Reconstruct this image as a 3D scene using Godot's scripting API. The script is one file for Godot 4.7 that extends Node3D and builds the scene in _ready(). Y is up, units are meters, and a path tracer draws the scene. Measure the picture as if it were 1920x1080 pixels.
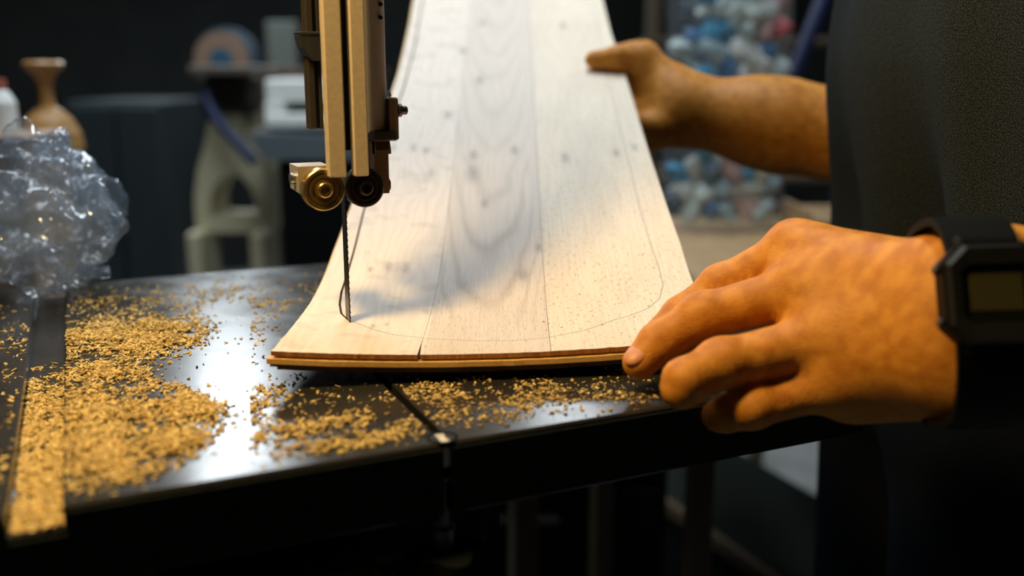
extends Node3D
# A skateboard blank being cut on a band saw. World axes follow the saw table: -z is the feed direction, x runs across, the table top is at y = 1.

const F := 1806.0                      # focal length in pixels of the 1920 x 1080 frame
const TOP := 1.0                       # height of the saw table
var C := Vector3(-0.13825, 1.16, 0.54452)
var PITCH := deg_to_rad(12.8)
var YAW := deg_to_rad(24.2)
var Fw := Vector3(sin(YAW), 0, -cos(YAW))
var Rt := Vector3(cos(YAW), 0, sin(YAW))
var fwd := Fw * cos(PITCH) - Vector3.UP * sin(PITCH)
var upv := Vector3.UP * cos(PITCH) + Fw * sin(PITCH)
var rng := RandomNumberGenerator.new()
var names := {}
var M := {}

# ------------------------------------------------------------------ from pixels to places
func ray(px: float, py: float) -> Vector3:
	return Rt * ((px - 960.0) / F) + upv * ((540.0 - py) / F) + fwd
func pd(px: float, py: float, depth: float) -> Vector3:
	return C + ray(px, py) * depth
func py_(px: float, py: float, y: float = TOP) -> Vector3:
	var d := ray(px, py)
	return C + d * ((y - C.y) / d.y)
func pz(px: float, py: float, z: float) -> Vector3:
	var d := ray(px, py)
	return C + d * ((z - C.z) / d.z)
func W(r: float, d: float, y: float) -> Vector3:
	return Vector3(C.x, y, C.z) + Rt * r + Fw * d

# ------------------------------------------------------------------ mesh collecting
class Mb:
	var v := PackedVector3Array()
	var n := PackedVector3Array()
	var t := PackedVector2Array()
	var X := Transform3D.IDENTITY
	func tri(a: Vector3, b: Vector3, c: Vector3, na: Vector3, nb: Vector3, nc: Vector3, ua := Vector2.ZERO, ub := Vector2.ZERO, uc := Vector2.ZERO) -> void:
		var g := (c - a).cross(b - a)
		if g.dot(na + nb + nc) < 0.0:
			v.append_array([X * a, X * c, X * b])
			n.append_array([X.basis * na, X.basis * nc, X.basis * nb])
			t.append_array([ua, uc, ub])
		else:
			v.append_array([X * a, X * b, X * c])
			n.append_array([X.basis * na, X.basis * nb, X.basis * nc])
			t.append_array([ua, ub, uc])
	func flat(a: Vector3, b: Vector3, c: Vector3, out: Vector3) -> void:
		var g := (c - a).cross(b - a).normalized()
		if g.dot(out) < 0.0:
			g = -g
		tri(a, b, c, g, g, g)
	func quad(a: Vector3, b: Vector3, c: Vector3, d: Vector3, out: Vector3) -> void:
		flat(a, b, c, out)
		flat(a, c, d, out)
	func squad(a: Vector3, b: Vector3, c: Vector3, d: Vector3, na: Vector3, nb: Vector3, nc: Vector3, nd: Vector3) -> void:
		tri(a, b, c, na, nb, nc)
		tri(a, c, d, na, nc, nd)
	# a box with chamfered edges; bs turns it
	func box(c: Vector3, size: Vector3, bev := 0.002, bs := Basis.IDENTITY) -> void:
		var h := size * 0.5
		var b: float = minf(bev, minf(h.x, minf(h.y, h.z)) * 0.9)
		var p := func(sx: float, sy: float, sz: float, ax: int) -> Vector3:
			var q := Vector3(sx * (h.x - (0.0 if ax == 0 else b)), sy * (h.y - (0.0 if ax == 1 else b)), sz * (h.z - (0.0 if ax == 2 else b)))
			return c + bs * q
		for s in [-1.0, 1.0]:
			quad(p.call(s, -1, -1, 0), p.call(s, 1, -1, 0), p.call(s, 1, 1, 0), p.call(s, -1, 1, 0), bs * Vector3(s, 0, 0))
			quad(p.call(-1, s, -1, 1), p.call(1, s, -1, 1), p.call(1, s, 1, 1), p.call(-1, s, 1, 1), bs * Vector3(0, s, 0))
			quad(p.call(-1, -1, s, 2), p.call(1, -1, s, 2), p.call(1, 1, s, 2), p.call(-1, 1, s, 2), bs * Vector3(0, 0, s))
			for r in [-1.0, 1.0]:
				quad(p.call(s, r, -1, 0), p.call(s, r, 1, 0), p.call(s, r, 1, 1), p.call(s, r, -1, 1), bs * Vector3(s, r, 0))
				quad(p.call(s, -1, r, 0), p.call(s, 1, r, 0), p.call(s, 1, r, 2), p.call(s, -1, r, 2), bs * Vector3(s, 0, r))
				quad(p.call(-1, s, r, 1), p.call(1, s, r, 1), p.call(1, s, r, 2), p.call(-1, s, r, 2), bs * Vector3(0, s, r))
				for q in [-1.0, 1.0]:
					flat(p.call(s, r, q, 0), p.call(s, r, q, 1), p.call(s, r, q, 2), bs * Vector3(s, r, q))
	# profile of (radius, height) turned about an axis through c; flat bands where the profile turns sharply
	func lathe(prof: Array, c: Vector3, axis := Vector3.UP, seg := 24) -> void:
		var w := axis.normalized()
		var a := w.cross(Vector3.RIGHT if absf(w.x) < 0.8 else Vector3.FORWARD).normalized()
		var b := w.cross(a)
		for k in prof.size() - 1:
			var p: Vector2 = prof[k]
			var q: Vector2 = prof[k + 1]
			var sl := Vector2(q.y - p.y, -(q.x - p.x)).normalized()
			if sl == Vector2.ZERO:
				continue
			for i in seg:
				var t0 := TAU * i / seg
				var t1 := TAU * (i + 1) / seg
				var e0 := a * cos(t0) + b * sin(t0)
				var e1 := a * cos(t1) + b * sin(t1)
				var n0 := (e0 * sl.x + w * sl.y)
				var n1 := (e1 * sl.x + w * sl.y)
				var A := c + e0 * p.x + w * p.y
				var B := c + e1 * p.x + w * p.y
				var D := c + e1 * q.x + w * q.y
				var E := c + e0 * q.x + w * q.y
				if q.x > 1e-6:
					tri(A, D, E, n0, n1, n0)
				if p.x > 1e-6:
					tri(A, B, D, n0, n1, n1)
	func cyl(a: Vector3, b: Vector3, r: float, seg := 20, bev := 0.0) -> void:
		var h := (b - a).length()
		var e: float = minf(bev, minf(r, h) * 0.4)
		lathe([Vector2(0, 0), Vector2(r - e, 0), Vector2(r, e), Vector2(r, h - e), Vector2(r - e, h), Vector2(0, h)], a, b - a, seg)
	# smooth tube along points
	func tube(pts: Array, rad: Array, seg := 12, caps := true) -> void:
		var rings := []
		var nr := []
		var side := Vector3.ZERO
		for k in pts.size():
			var p: Vector3 = pts[k]
			var dir: Vector3 = (pts[mini(k + 1, pts.size() - 1)] - pts[maxi(k - 1, 0)]).normalized()
			if side == Vector3.ZERO:
				side = dir.cross(Vector3.UP if absf(dir.y) < 0.9 else Vector3.RIGHT).normalized()
			side = (side - dir * side.dot(dir)).normalized()
			var o := dir.cross(side)
			var R := []
			var N := []
			for i in seg:
				var e := side * cos(TAU * i / seg) + o * sin(TAU * i / seg)
				R.append(p + e * float(rad[k]))
				N.append(e)
			rings.append(R)
			nr.append(N)
		for k in pts.size() - 1:
			for i in seg:
				var j := (i + 1) % seg
				squad(rings[k][i], rings[k][j], rings[k + 1][j], rings[k + 1][i], nr[k][i], nr[k][j], nr[k + 1][j], nr[k + 1][i])
		if caps:
			for k in [0, pts.size() - 1]:
				var out: Vector3 = (pts[k] - pts[1 if k == 0 else k - 1]).normalized()
				for i in seg:
					flat(pts[k], rings[k][i], rings[k][(i + 1) % seg], out)
	# polygon in the plane (o, ex, ey), pushed along ez by depth
	func prism(poly: PackedVector2Array, o: Vector3, ex: Vector3, ey: Vector3, ez: Vector3) -> void:
		var ids := Geometry2D.triangulate_polygon(poly)
		var at := func(p: Vector2) -> Vector3: return o + ex * p.x + ey * p.y
		for k in range(0, ids.size(), 3):
			var a: Vector3 = at.call(poly[ids[k]])
			var b: Vector3 = at.call(poly[ids[k + 1]])
			var c: Vector3 = at.call(poly[ids[k + 2]])
			flat(a, b, c, -ez)
			flat(a + ez, b + ez, c + ez, ez)
		var cw := Geometry2D.is_polygon_clockwise(poly)
		for k in poly.size():
			var p := poly[k]
			var q := poly[(k + 1) % poly.size()]
			var e := q - p
			var nn := Vector2(e.y, -e.x) * (-1.0 if cw else 1.0)
			quad(at.call(p), at.call(q), at.call(q) + ez, at.call(p) + ez, ex * nn.x + ey * nn.y)
	func ball(c: Vector3, r: Vector3, bs := Basis.IDENTITY, seg := 14, rows := 8) -> void:
		for j in rows:
			for i in seg:
				var q := []
				for s in [[0, 0], [1, 0], [1, 1], [0, 1]]:
					var th: float = TAU * (i + s[0]) / seg
					var ph: float = PI * (j + s[1]) / rows
					q.append(Vector3(sin(ph) * cos(th), cos(ph), sin(ph) * sin(th)))
				var P := []
				var N := []
				for e: Vector3 in q:
					P.append(c + bs * (e * r))
					N.append((bs * (e / r)).normalized())
				if j > 0:
					tri(P[0], P[1], P[2], N[0], N[1], N[2])
				if j < rows - 1:
					tri(P[0], P[2], P[3], N[0], N[2], N[3])
	func mesh() -> ArrayMesh:
		var m := ArrayMesh.new()
		var a := []
		a.resize(Mesh.ARRAY_MAX)
		var nn := n.duplicate()
		for i in nn.size():
			nn[i] = nn[i].normalized()
		a[Mesh.ARRAY_VERTEX] = v
		a[Mesh.ARRAY_NORMAL] = nn
		a[Mesh.ARRAY_TEX_UV] = t
		m.add_surface_from_arrays(Mesh.PRIMITIVE_TRIANGLES, a)
		return m

# ------------------------------------------------------------------ distance field meshed as surface nets
class Field:
	var o: Vector3
	var c: float
	var nx: int
	var ny: int
	var nz: int
	var f := PackedFloat32Array()
	func _init(lo: Vector3, hi: Vector3, cell: float) -> void:
		o = lo
		c = cell
		nx = int(ceil((hi.x - lo.x) / cell)) + 1
		ny = int(ceil((hi.y - lo.y) / cell)) + 1
		nz = int(ceil((hi.z - lo.z) / cell)) + 1
		f.resize(nx * ny * nz)
		f.fill(0.05)
	# tapered capsule, widened s times along w; k joins it smoothly; cut takes it away
	func cap(a: Vector3, b: Vector3, ra: float, rb: float, k := 0.006, w := Vector3.ZERO, s := 1.0, cut := false) -> void:
		var big: float = maxf(ra, rb) * maxf(s, 1.0) + k * 1.5 + c * 2.0
		var lo := a.min(b) - Vector3.ONE * big - o
		var hi := a.max(b) + Vector3.ONE * big - o
		var x0 := maxi(int(lo.x / c), 0)
		var x1 := mini(int(hi.x / c) + 1, nx - 1)
		var y0 := maxi(int(lo.y / c), 0)
		var y1 := mini(int(hi.y / c) + 1, ny - 1)
		var z0 := maxi(int(lo.z / c), 0)
		var z1 := mini(int(hi.z / c) + 1, nz - 1)
		var ab := b - a
		var l2: float = maxf(ab.length_squared(), 1e-9)
		var wide := w != Vector3.ZERO
		var shrink := 1.0 - 1.0 / s
		for z in range(z0, z1 + 1):
			for y in range(y0, y1 + 1):
				var i := (z * ny + y) * nx + x0
				for x in range(x0, x1 + 1):
					var p := o + Vector3(x, y, z) * c - a
					var t := clampf(p.dot(ab) / l2, 0.0, 1.0)
					p -= ab * t
					if wide:
						p -= w * (p.dot(w) * shrink)
					var d := p.length() - ra - (rb - ra) * t
					var e := f[i]
					if cut:
						d = -d
						var h2: float = maxf(k - absf(e - d), 0.0) / k
						f[i] = maxf(e, d) + h2 * h2 * k * 0.25
					else:
						var h: float = maxf(k - absf(e - d), 0.0) / k
						f[i] = minf(e, d) - h * h * k * 0.25
					i += 1
	func chain(p: Array, r: Array, k := 0.006) -> void:
		for i in p.size() - 1:
			cap(p[i], p[i + 1], r[i], r[i + 1], k)
	func into(mb: Mb) -> void:
		var vert := {}
		var pos := PackedVector3Array()
		var nor := PackedVector3Array()
		var sx := 1
		var sy := nx
		var sz := nx * ny
		var off := [0, sx, sy, sx + sy, sz, sx + sz, sy + sz, sx + sy + sz]
		for z in nz - 1:
			for y in ny - 1:
				var i := z * sz + y * sy
				for x in nx - 1:
					var a := f[i]
					if a < c * 2.0 and a > -c * 2.0:
						var m := 0
						for q in 8:
							if f[i + off[q]] < 0.0:
								m |= 1 << q
						if m != 0 and m != 255:
							var sum := Vector3.ZERO
							var cnt := 0
							for e in [[0, 1], [2, 3], [4, 5], [6, 7], [0, 2], [1, 3], [4, 6], [5, 7], [0, 4], [1, 5], [2, 6], [3, 7]]:
								var u: int = e[0]
								var w: int = e[1]
								if ((m >> u) & 1) != ((m >> w) & 1):
									var fu := f[i + off[u]]
									var fw := f[i + off[w]]
									var t := fu / (fu - fw)
									var pu := Vector3(u & 1, (u >> 1) & 1, u >> 2)
									var pw := Vector3(w & 1, (w >> 1) & 1, w >> 2)
									sum += pu.lerp(pw, t)
									cnt += 1
							vert[i] = pos.size()
							pos.append(o + (Vector3(x, y, z) + sum / cnt) * c)
							var g := Vector3.ZERO
							for q in 8:
								var val := f[i + off[q]]
								g += Vector3((2 * (q & 1) - 1) * val, (2 * ((q >> 1) & 1) - 1) * val, (2 * (q >> 2) - 1) * val)
							nor.append(g.normalized())
					i += 1
		for i: int in vert:
			var z := i / sz
			var y := (i % sz) / sy
			var x := i % sy
			var in0 := f[i] < 0.0
			for ax in 3:
				var st: int = [sx, sy, sz][ax]
				if (f[i + st] < 0.0) == in0:
					continue
				var s1: int = [sy, sz, sx][ax]
				var s2: int = [sz, sx, sy][ax]
				if (ax != 0 and x == 0) or (ax != 1 and y == 0) or (ax != 2 and z == 0):
					continue
				var A: int = vert.get(i, -1)
				var B: int = vert.get(i - s1, -1)
				var D: int = vert.get(i - s1 - s2, -1)
				var E: int = vert.get(i - s2, -1)
				if A < 0 or B < 0 or D < 0 or E < 0:
					continue
				mb.squad(pos[A], pos[B], pos[D], pos[E], nor[A], nor[B], nor[D], nor[E])

# ------------------------------------------------------------------ nodes
func numbered(called: String) -> String:
	names[called] = names.get(called, -1) + 1
	return called if names[called] == 0 else "%s_%03d" % [called, names[called]]
func thing(called: String, label: String, category: String, at: Vector3, group := "") -> Node3D:
	var o := Node3D.new()
	o.name = numbered(called)
	add_child(o)
	o.position = at
	o.set_meta("label", label)
	o.set_meta("category", category)
	if group:
		o.set_meta("group", group)
	return o
# a part; its mesh is written in world coordinates. Parts of parts sit at their parent's origin.
func part(parent: Node3D, called: String, mb: Mb, mat: Material, label := "") -> MeshInstance3D:
	var o := MeshInstance3D.new()
	o.name = called
	o.mesh = mb.mesh()
	o.material_override = mat
	o.cast_shadow = GeometryInstance3D.SHADOW_CASTING_SETTING_ON
	parent.add_child(o, true)
	if parent.get_parent() == self:
		o.position = -parent.position if not parent is MeshInstance3D else Vector3.ZERO
	if label:
		o.set_meta("label", label)
	return o
func single(called: String, label: String, category: String, mb: Mb, mat: Material, group := "") -> MeshInstance3D:
	var o := part(self, numbered(called), mb, mat)
	o.set_meta("label", label)
	o.set_meta("category", category)
	if group:
		o.set_meta("group", group)
	return o
func struct(called: String, label: String, category: String, mb: Mb, mat: Material) -> MeshInstance3D:
	var o := single(called, label, category, mb, mat)
	o.set_meta("kind", "structure")
	return o
func lin(r: float, g: float, b: float) -> Color:
	return Color(r, g, b).linear_to_srgb()
func mat(col: Color, rough := 0.6, metal := 0.0) -> StandardMaterial3D:
	var m := StandardMaterial3D.new()
	m.albedo_color = col
	m.roughness = rough
	m.metallic = metal
	return m
# a noise texture between two colours (sRGB)
func noise_tex(seed_: int, freq: float, a: Color, b: Color, oct := 4, size := 256, sharp := 1.0, stretch := Vector2.ONE) -> ImageTexture:
	var n := FastNoiseLite.new()
	n.seed = seed_
	n.frequency = freq
	n.fractal_octaves = oct
	var im := Image.create(size, size, true, Image.FORMAT_RGB8)
	var src := n.get_seamless_image(size, size)
	for y in size:
		for x in size:
			var t := src.get_pixel(int(x * stretch.x) % size, int(y * stretch.y) % size).r
			t = clampf((t - 0.5) * sharp + 0.5, 0.0, 1.0)
			im.set_pixel(x, y, a.lerp(b, t))
	im.generate_mipmaps()
	return ImageTexture.create_from_image(im)
func tri_mat(tex: Texture2D, scale_: float, rough := 0.6, metal := 0.0) -> StandardMaterial3D:
	var m := mat(Color.WHITE, rough, metal)
	m.albedo_texture = tex
	m.uv1_triplanar = true
	m.uv1_world_triplanar = true
	m.uv1_scale = Vector3.ONE * scale_
	return m
func relief(m: StandardMaterial3D, tex: Texture2D, cm: float) -> StandardMaterial3D:
	m.heightmap_enabled = true
	m.heightmap_texture = tex
	m.heightmap_scale = cm
	return m

# ------------------------------------------------------------------ the skateboard blank's surface, in (r, d): right of and ahead of the lens' foot
const BASE := 0.0112
func Hb(r: float, d: float) -> float:
	var x := d - 0.575
	return TOP + BASE + 0.40 * 0.5 * (x + sqrt(x * x + 0.0036)) + 0.45 * r * r
func hit(px: float, py: float) -> Vector2:
	var v := ray(px, py)
	var vr := v.dot(Rt)
	var vd := v.dot(Fw)
	var lo := 0.3
	var hi := 1.6
	for k in 50:
		var m := (lo + hi) * 0.5
		if C.y + v.y * m > Hb(vr * m, vd * m):
			lo = m
		else:
			hi = m
	return Vector2(vr * lo, vd * lo)
func along(list: Array, d: float) -> float:   # r of a polyline of (r, d) at d
	if d <= list[0].y:
		return list[0].x
	for k in list.size() - 1:
		if d <= list[k + 1].y:
			return lerpf(list[k].x, list[k + 1].x, (d - list[k].y) / (list[k + 1].y - list[k].y))
	return list[-1].x

# ------------------------------------------------------------------ the scene
func _ready() -> void:
	rng.seed = 7
	camera_and_light()
	materials()
	room()
	band_saw()
	work_lamp()
	skateboard_blank()
	sawdust()
	person()
	wrist_watch()
	left_clutter()
	back_machines()
	right_clutter()
	low_clutter()

func camera_and_light() -> void:
	var cam := Camera3D.new()
	cam.fov = rad_to_deg(2.0 * atan(540.0 / F))
	cam.near = 0.02
	cam.far = 60.0
	add_child(cam)
	cam.global_transform = Transform3D(Basis(Rt, upv, -fwd), C)
	var lens := CameraAttributesPhysical.new()
	lens.frustum_focal_length = 12.0 / (540.0 / F)
	lens.frustum_near = 0.02
	lens.frustum_far = 60.0
	lens.frustum_focus_distance = 0.545
	lens.exposure_aperture = 4.2
	cam.attributes = lens
	cam.current = true
	var env := Environment.new()
	env.background_mode = Environment.BG_COLOR
	env.background_color = Color.BLACK
	env.tonemap_mode = Environment.TONE_MAPPER_LINEAR
	env.tonemap_exposure = 1.0
	env.sdfgi_enabled = true
	env.ssao_enabled = true
	env.ssil_enabled = true
	var we := WorldEnvironment.new()
	we.environment = env
	add_child(we)
	# a hanging shop light over the far machines, and four tube fixtures on the ceiling, two of them added as fill
	tube_light(W(-0.99, 3.25, 2.1), YAW - deg_to_rad(17.0), 1.25, 0.22, 2.1, "hanging fluorescent shop light over the disc sander")
	tube_light(W(-0.05, 1.05, 2.56), YAW, 1.25, 0.3, 2.05, "ceiling fluorescent light above the band saw")
	tube_light(W(-0.85, 1.6, 2.56), YAW, 1.25, 0.3, 1.3, "added ceiling fluorescent light brightening the background machines")  # added fill lamp for the dim machines at the back
	tube_light(W(0.27, 4.4, 2.56), YAW, 1.25, 0.3, 1.6, "ceiling fluorescent light near the back wall behind the timber rack")
	tube_light(W(1.6, 2.0, 2.56), YAW, 1.25, 0.3, 1.2, "added ceiling fluorescent light keeping the right-hand workbench bright")  # added so the workbench and sack do not go dim

# a fluorescent fixture: a housing, a glowing diffuser and the light just under it
func tube_light(at: Vector3, turn: float, length: float, width: float, energy: float, label: String) -> void:
	var t := thing("tube_light", label, "ceiling light", at, "fluorescent lights")
	var bs := Basis(Vector3.UP, -turn)
	var mb := Mb.new()
	mb.box(at + Vector3(0, 0.045, 0), Vector3(width + 0.04, 0.06, length + 0.06), 0.008, bs)
	part(t, "housing", mb, mat(lin(0.6, 0.6, 0.58), 0.5))
	for s in [-1.0, 1.0]:
		mb = Mb.new()
		var q: Vector3 = at + bs * Vector3(0, 0, s * length * 0.4)
		mb.cyl(q + Vector3(0, 0.07, 0), Vector3(q.x, 2.7, q.z), 0.004, 8)
		part(t, "hanger", mb, mat(lin(0.2, 0.2, 0.2), 0.5, 0.8))
	mb = Mb.new()
	mb.box(at + Vector3(0, 0.01, 0), Vector3(width, 0.012, length), 0.004, bs)
	var g := mat(lin(0.8, 0.8, 0.8), 0.5)
	g.emission_enabled = true
	g.emission = Color(0.93, 0.97, 1.0)
	g.emission_energy_multiplier = 1.5
	part(t, "light_diffuser", mb, g)
	var l := AreaLight3D.new()
	l.area_size = Vector2(width, length)
	l.area_normalize_energy = true
	l.light_energy = energy
	l.light_color = Color(0.93, 0.97, 1.0)
	l.shadow_enabled = true
	l.area_range = 12.0
	l.area_attenuation = 2.0
	add_child(l)
	l.global_transform = Transform3D(bs * Basis(Vector3.RIGHT, -PI / 2.0), at - Vector3(0, 0.004, 0))

func materials() -> void:
	M.iron = tri_mat(noise_tex(3, 0.02, lin(0.026, 0.024, 0.020), lin(0.050, 0.046, 0.038), 5), 3.0, 0.22, 0.3)
	M.iron.roughness_texture = noise_tex(4, 0.03, Color(0.55, 0.55, 0.55), Color(0.95, 0.95, 0.95), 5)
	M.iron.roughness = 0.30
	M.cast = tri_mat(noise_tex(5, 0.06, lin(0.010, 0.013, 0.011), lin(0.022, 0.026, 0.022), 4), 6.0, 0.65)
	M.black = mat(lin(0.006, 0.007, 0.007), 0.5)
	M.steel = mat(lin(0.42, 0.41, 0.39), 0.32, 1.0)
	M.dark_steel = mat(lin(0.12, 0.12, 0.12), 0.38, 0.9)
	M.alu = tri_mat(noise_tex(6, 0.05, lin(0.54, 0.45, 0.31), lin(0.66, 0.55, 0.38), 4), 20.0, 0.45)
	M.post = mat(lin(0.55, 0.51, 0.47), 0.5)
	M.enamel = tri_mat(noise_tex(7, 0.02, lin(0.10, 0.095, 0.04), lin(0.13, 0.12, 0.055), 4), 2.0, 0.45)
	M.wood_edge = tri_mat(noise_tex(8, 0.05, lin(0.66, 0.38, 0.11), lin(0.86, 0.58, 0.24), 4), 24.0, 0.6)
	M.wood_dark = tri_mat(noise_tex(9, 0.05, lin(0.035, 0.018, 0.008), lin(0.10, 0.05, 0.02), 4), 24.0, 0.6)
	M.wood_tan = tri_mat(noise_tex(10, 0.03, lin(0.30, 0.19, 0.09), lin(0.46, 0.31, 0.16), 4), 3.0, 0.6)
	M.turned = tri_mat(noise_tex(11, 0.03, lin(0.34, 0.17, 0.05), lin(0.52, 0.29, 0.10), 4), 6.0, 0.4)
	M.card = mat(lin(0.34, 0.24, 0.17), 0.85)
	M.white_enamel = mat(lin(0.80, 0.82, 0.78), 0.35)
	M.cream = mat(lin(0.48, 0.44, 0.29), 0.5)
	M.blue = mat(lin(0.008, 0.018, 0.075), 0.5)
	M.cabinet = mat(lin(0.018, 0.027, 0.030), 0.5)
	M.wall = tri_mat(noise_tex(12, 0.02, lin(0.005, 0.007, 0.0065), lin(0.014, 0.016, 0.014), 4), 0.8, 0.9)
	M.floor = tri_mat(noise_tex(13, 0.02, lin(0.22, 0.23, 0.22), lin(0.34, 0.35, 0.33), 5), 0.9, 0.7)
	M.skin = tri_mat(noise_tex(14, 0.022, lin(0.45, 0.155, 0.014), lin(0.66, 0.28, 0.036), 4, 256, 2.0), 14.0, 0.48)
	relief(M.skin, noise_tex(15, 0.15, Color.BLACK, Color.WHITE, 3), 0.02)
	M.skin.uv1_scale = Vector3.ONE * 14.0
	M.skin.subsurf_scatter_enabled = true
	M.skin.subsurf_scatter_strength = 0.05
	M.nail = mat(lin(0.62, 0.26, 0.11), 0.45)
	M.shirt = tri_mat(noise_tex(16, 0.22, lin(0.003, 0.005, 0.006), lin(0.052, 0.058, 0.058), 3, 512, 3.0), 9.0, 0.95)
	relief(M.shirt, noise_tex(17, 0.3, Color.BLACK, Color.WHITE, 2, 512), 0.04)
	M.jeans = tri_mat(noise_tex(18, 0.2, lin(0.003, 0.004, 0.006), lin(0.008, 0.011, 0.016), 3), 8.0, 0.9)
	for e in [M.shirt, M.jeans, M.black, M.cast]:
		e.metallic_specular = 0.12
	M.skin.metallic_specular = 0.35
	M.skin.roughness = 0.56
	M.hair = mat(lin(0.05, 0.03, 0.018), 0.6)
	M.resin = mat(lin(0.006, 0.0065, 0.0065), 0.45)
	M.resin.metallic_specular = 0.2
	M.dust = mat(Color.WHITE, 0.85)
	M.dust.vertex_color_use_as_albedo = true
	M.plastic = mat(Color(0.74, 0.82, 0.90, 0.13), 0.06)
	M.plastic.transparency = BaseMaterial3D.TRANSPARENCY_ALPHA
	M.film = mat(Color(0.9, 0.94, 0.97, 0.05), 0.12)
	M.film.transparency = BaseMaterial3D.TRANSPARENCY_ALPHA
	M.plastic.cull_mode = BaseMaterial3D.CULL_DISABLED

func room() -> void:
	var lo := Vector3(-3.4, 0, -5.2)
	var hi := Vector3(4.4, 2.7, 2.4)
	var mid := (lo + hi) * 0.5
	var sz := hi - lo
	var w := 0.12
	var mb := Mb.new()
	mb.box(Vector3(mid.x, -w / 2, mid.z), Vector3(sz.x + 2 * w, w, sz.z + 2 * w), 0.0)
	struct("floor", "grey concrete workshop floor", "floor", mb, M.floor)
	mb = Mb.new()
	mb.box(Vector3(mid.x, hi.y + w / 2, mid.z), Vector3(sz.x + 2 * w, w, sz.z + 2 * w), 0.0)
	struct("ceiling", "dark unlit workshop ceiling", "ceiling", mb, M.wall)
	for e in [["wall_back", Vector3(mid.x, mid.y, lo.z - w / 2), Vector3(sz.x, sz.y, w)], ["wall_front", Vector3(mid.x, mid.y, hi.z + w / 2), Vector3(sz.x, sz.y, w)],
			["wall_left", Vector3(lo.x - w / 2, mid.y, mid.z), Vector3(w, sz.y, sz.z)], ["wall_right", Vector3(hi.x + w / 2, mid.y, mid.z), Vector3(w, sz.y, sz.z)]]:
		mb = Mb.new()
		mb.box(e[1], e[2], 0.0)
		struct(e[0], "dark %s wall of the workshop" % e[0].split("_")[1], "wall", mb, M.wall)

# ------------------------------------------------------------------ the band saw
const LIP := 0.0345
const TX0 := -0.26
const TX1 := 0.24
const TZ0 := -0.248
const TZ1 := 0.170
const KX := -0.0012     # middle of the blade slot
const SX0 := -0.1745    # mitre slot
const SX1 := -0.1550
func blade_at() -> Vector3:
	var h := hit(653, 600)
	var p := W(h.x, h.y, TOP)
	return Vector3(p.x, TOP, p.z)

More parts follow.
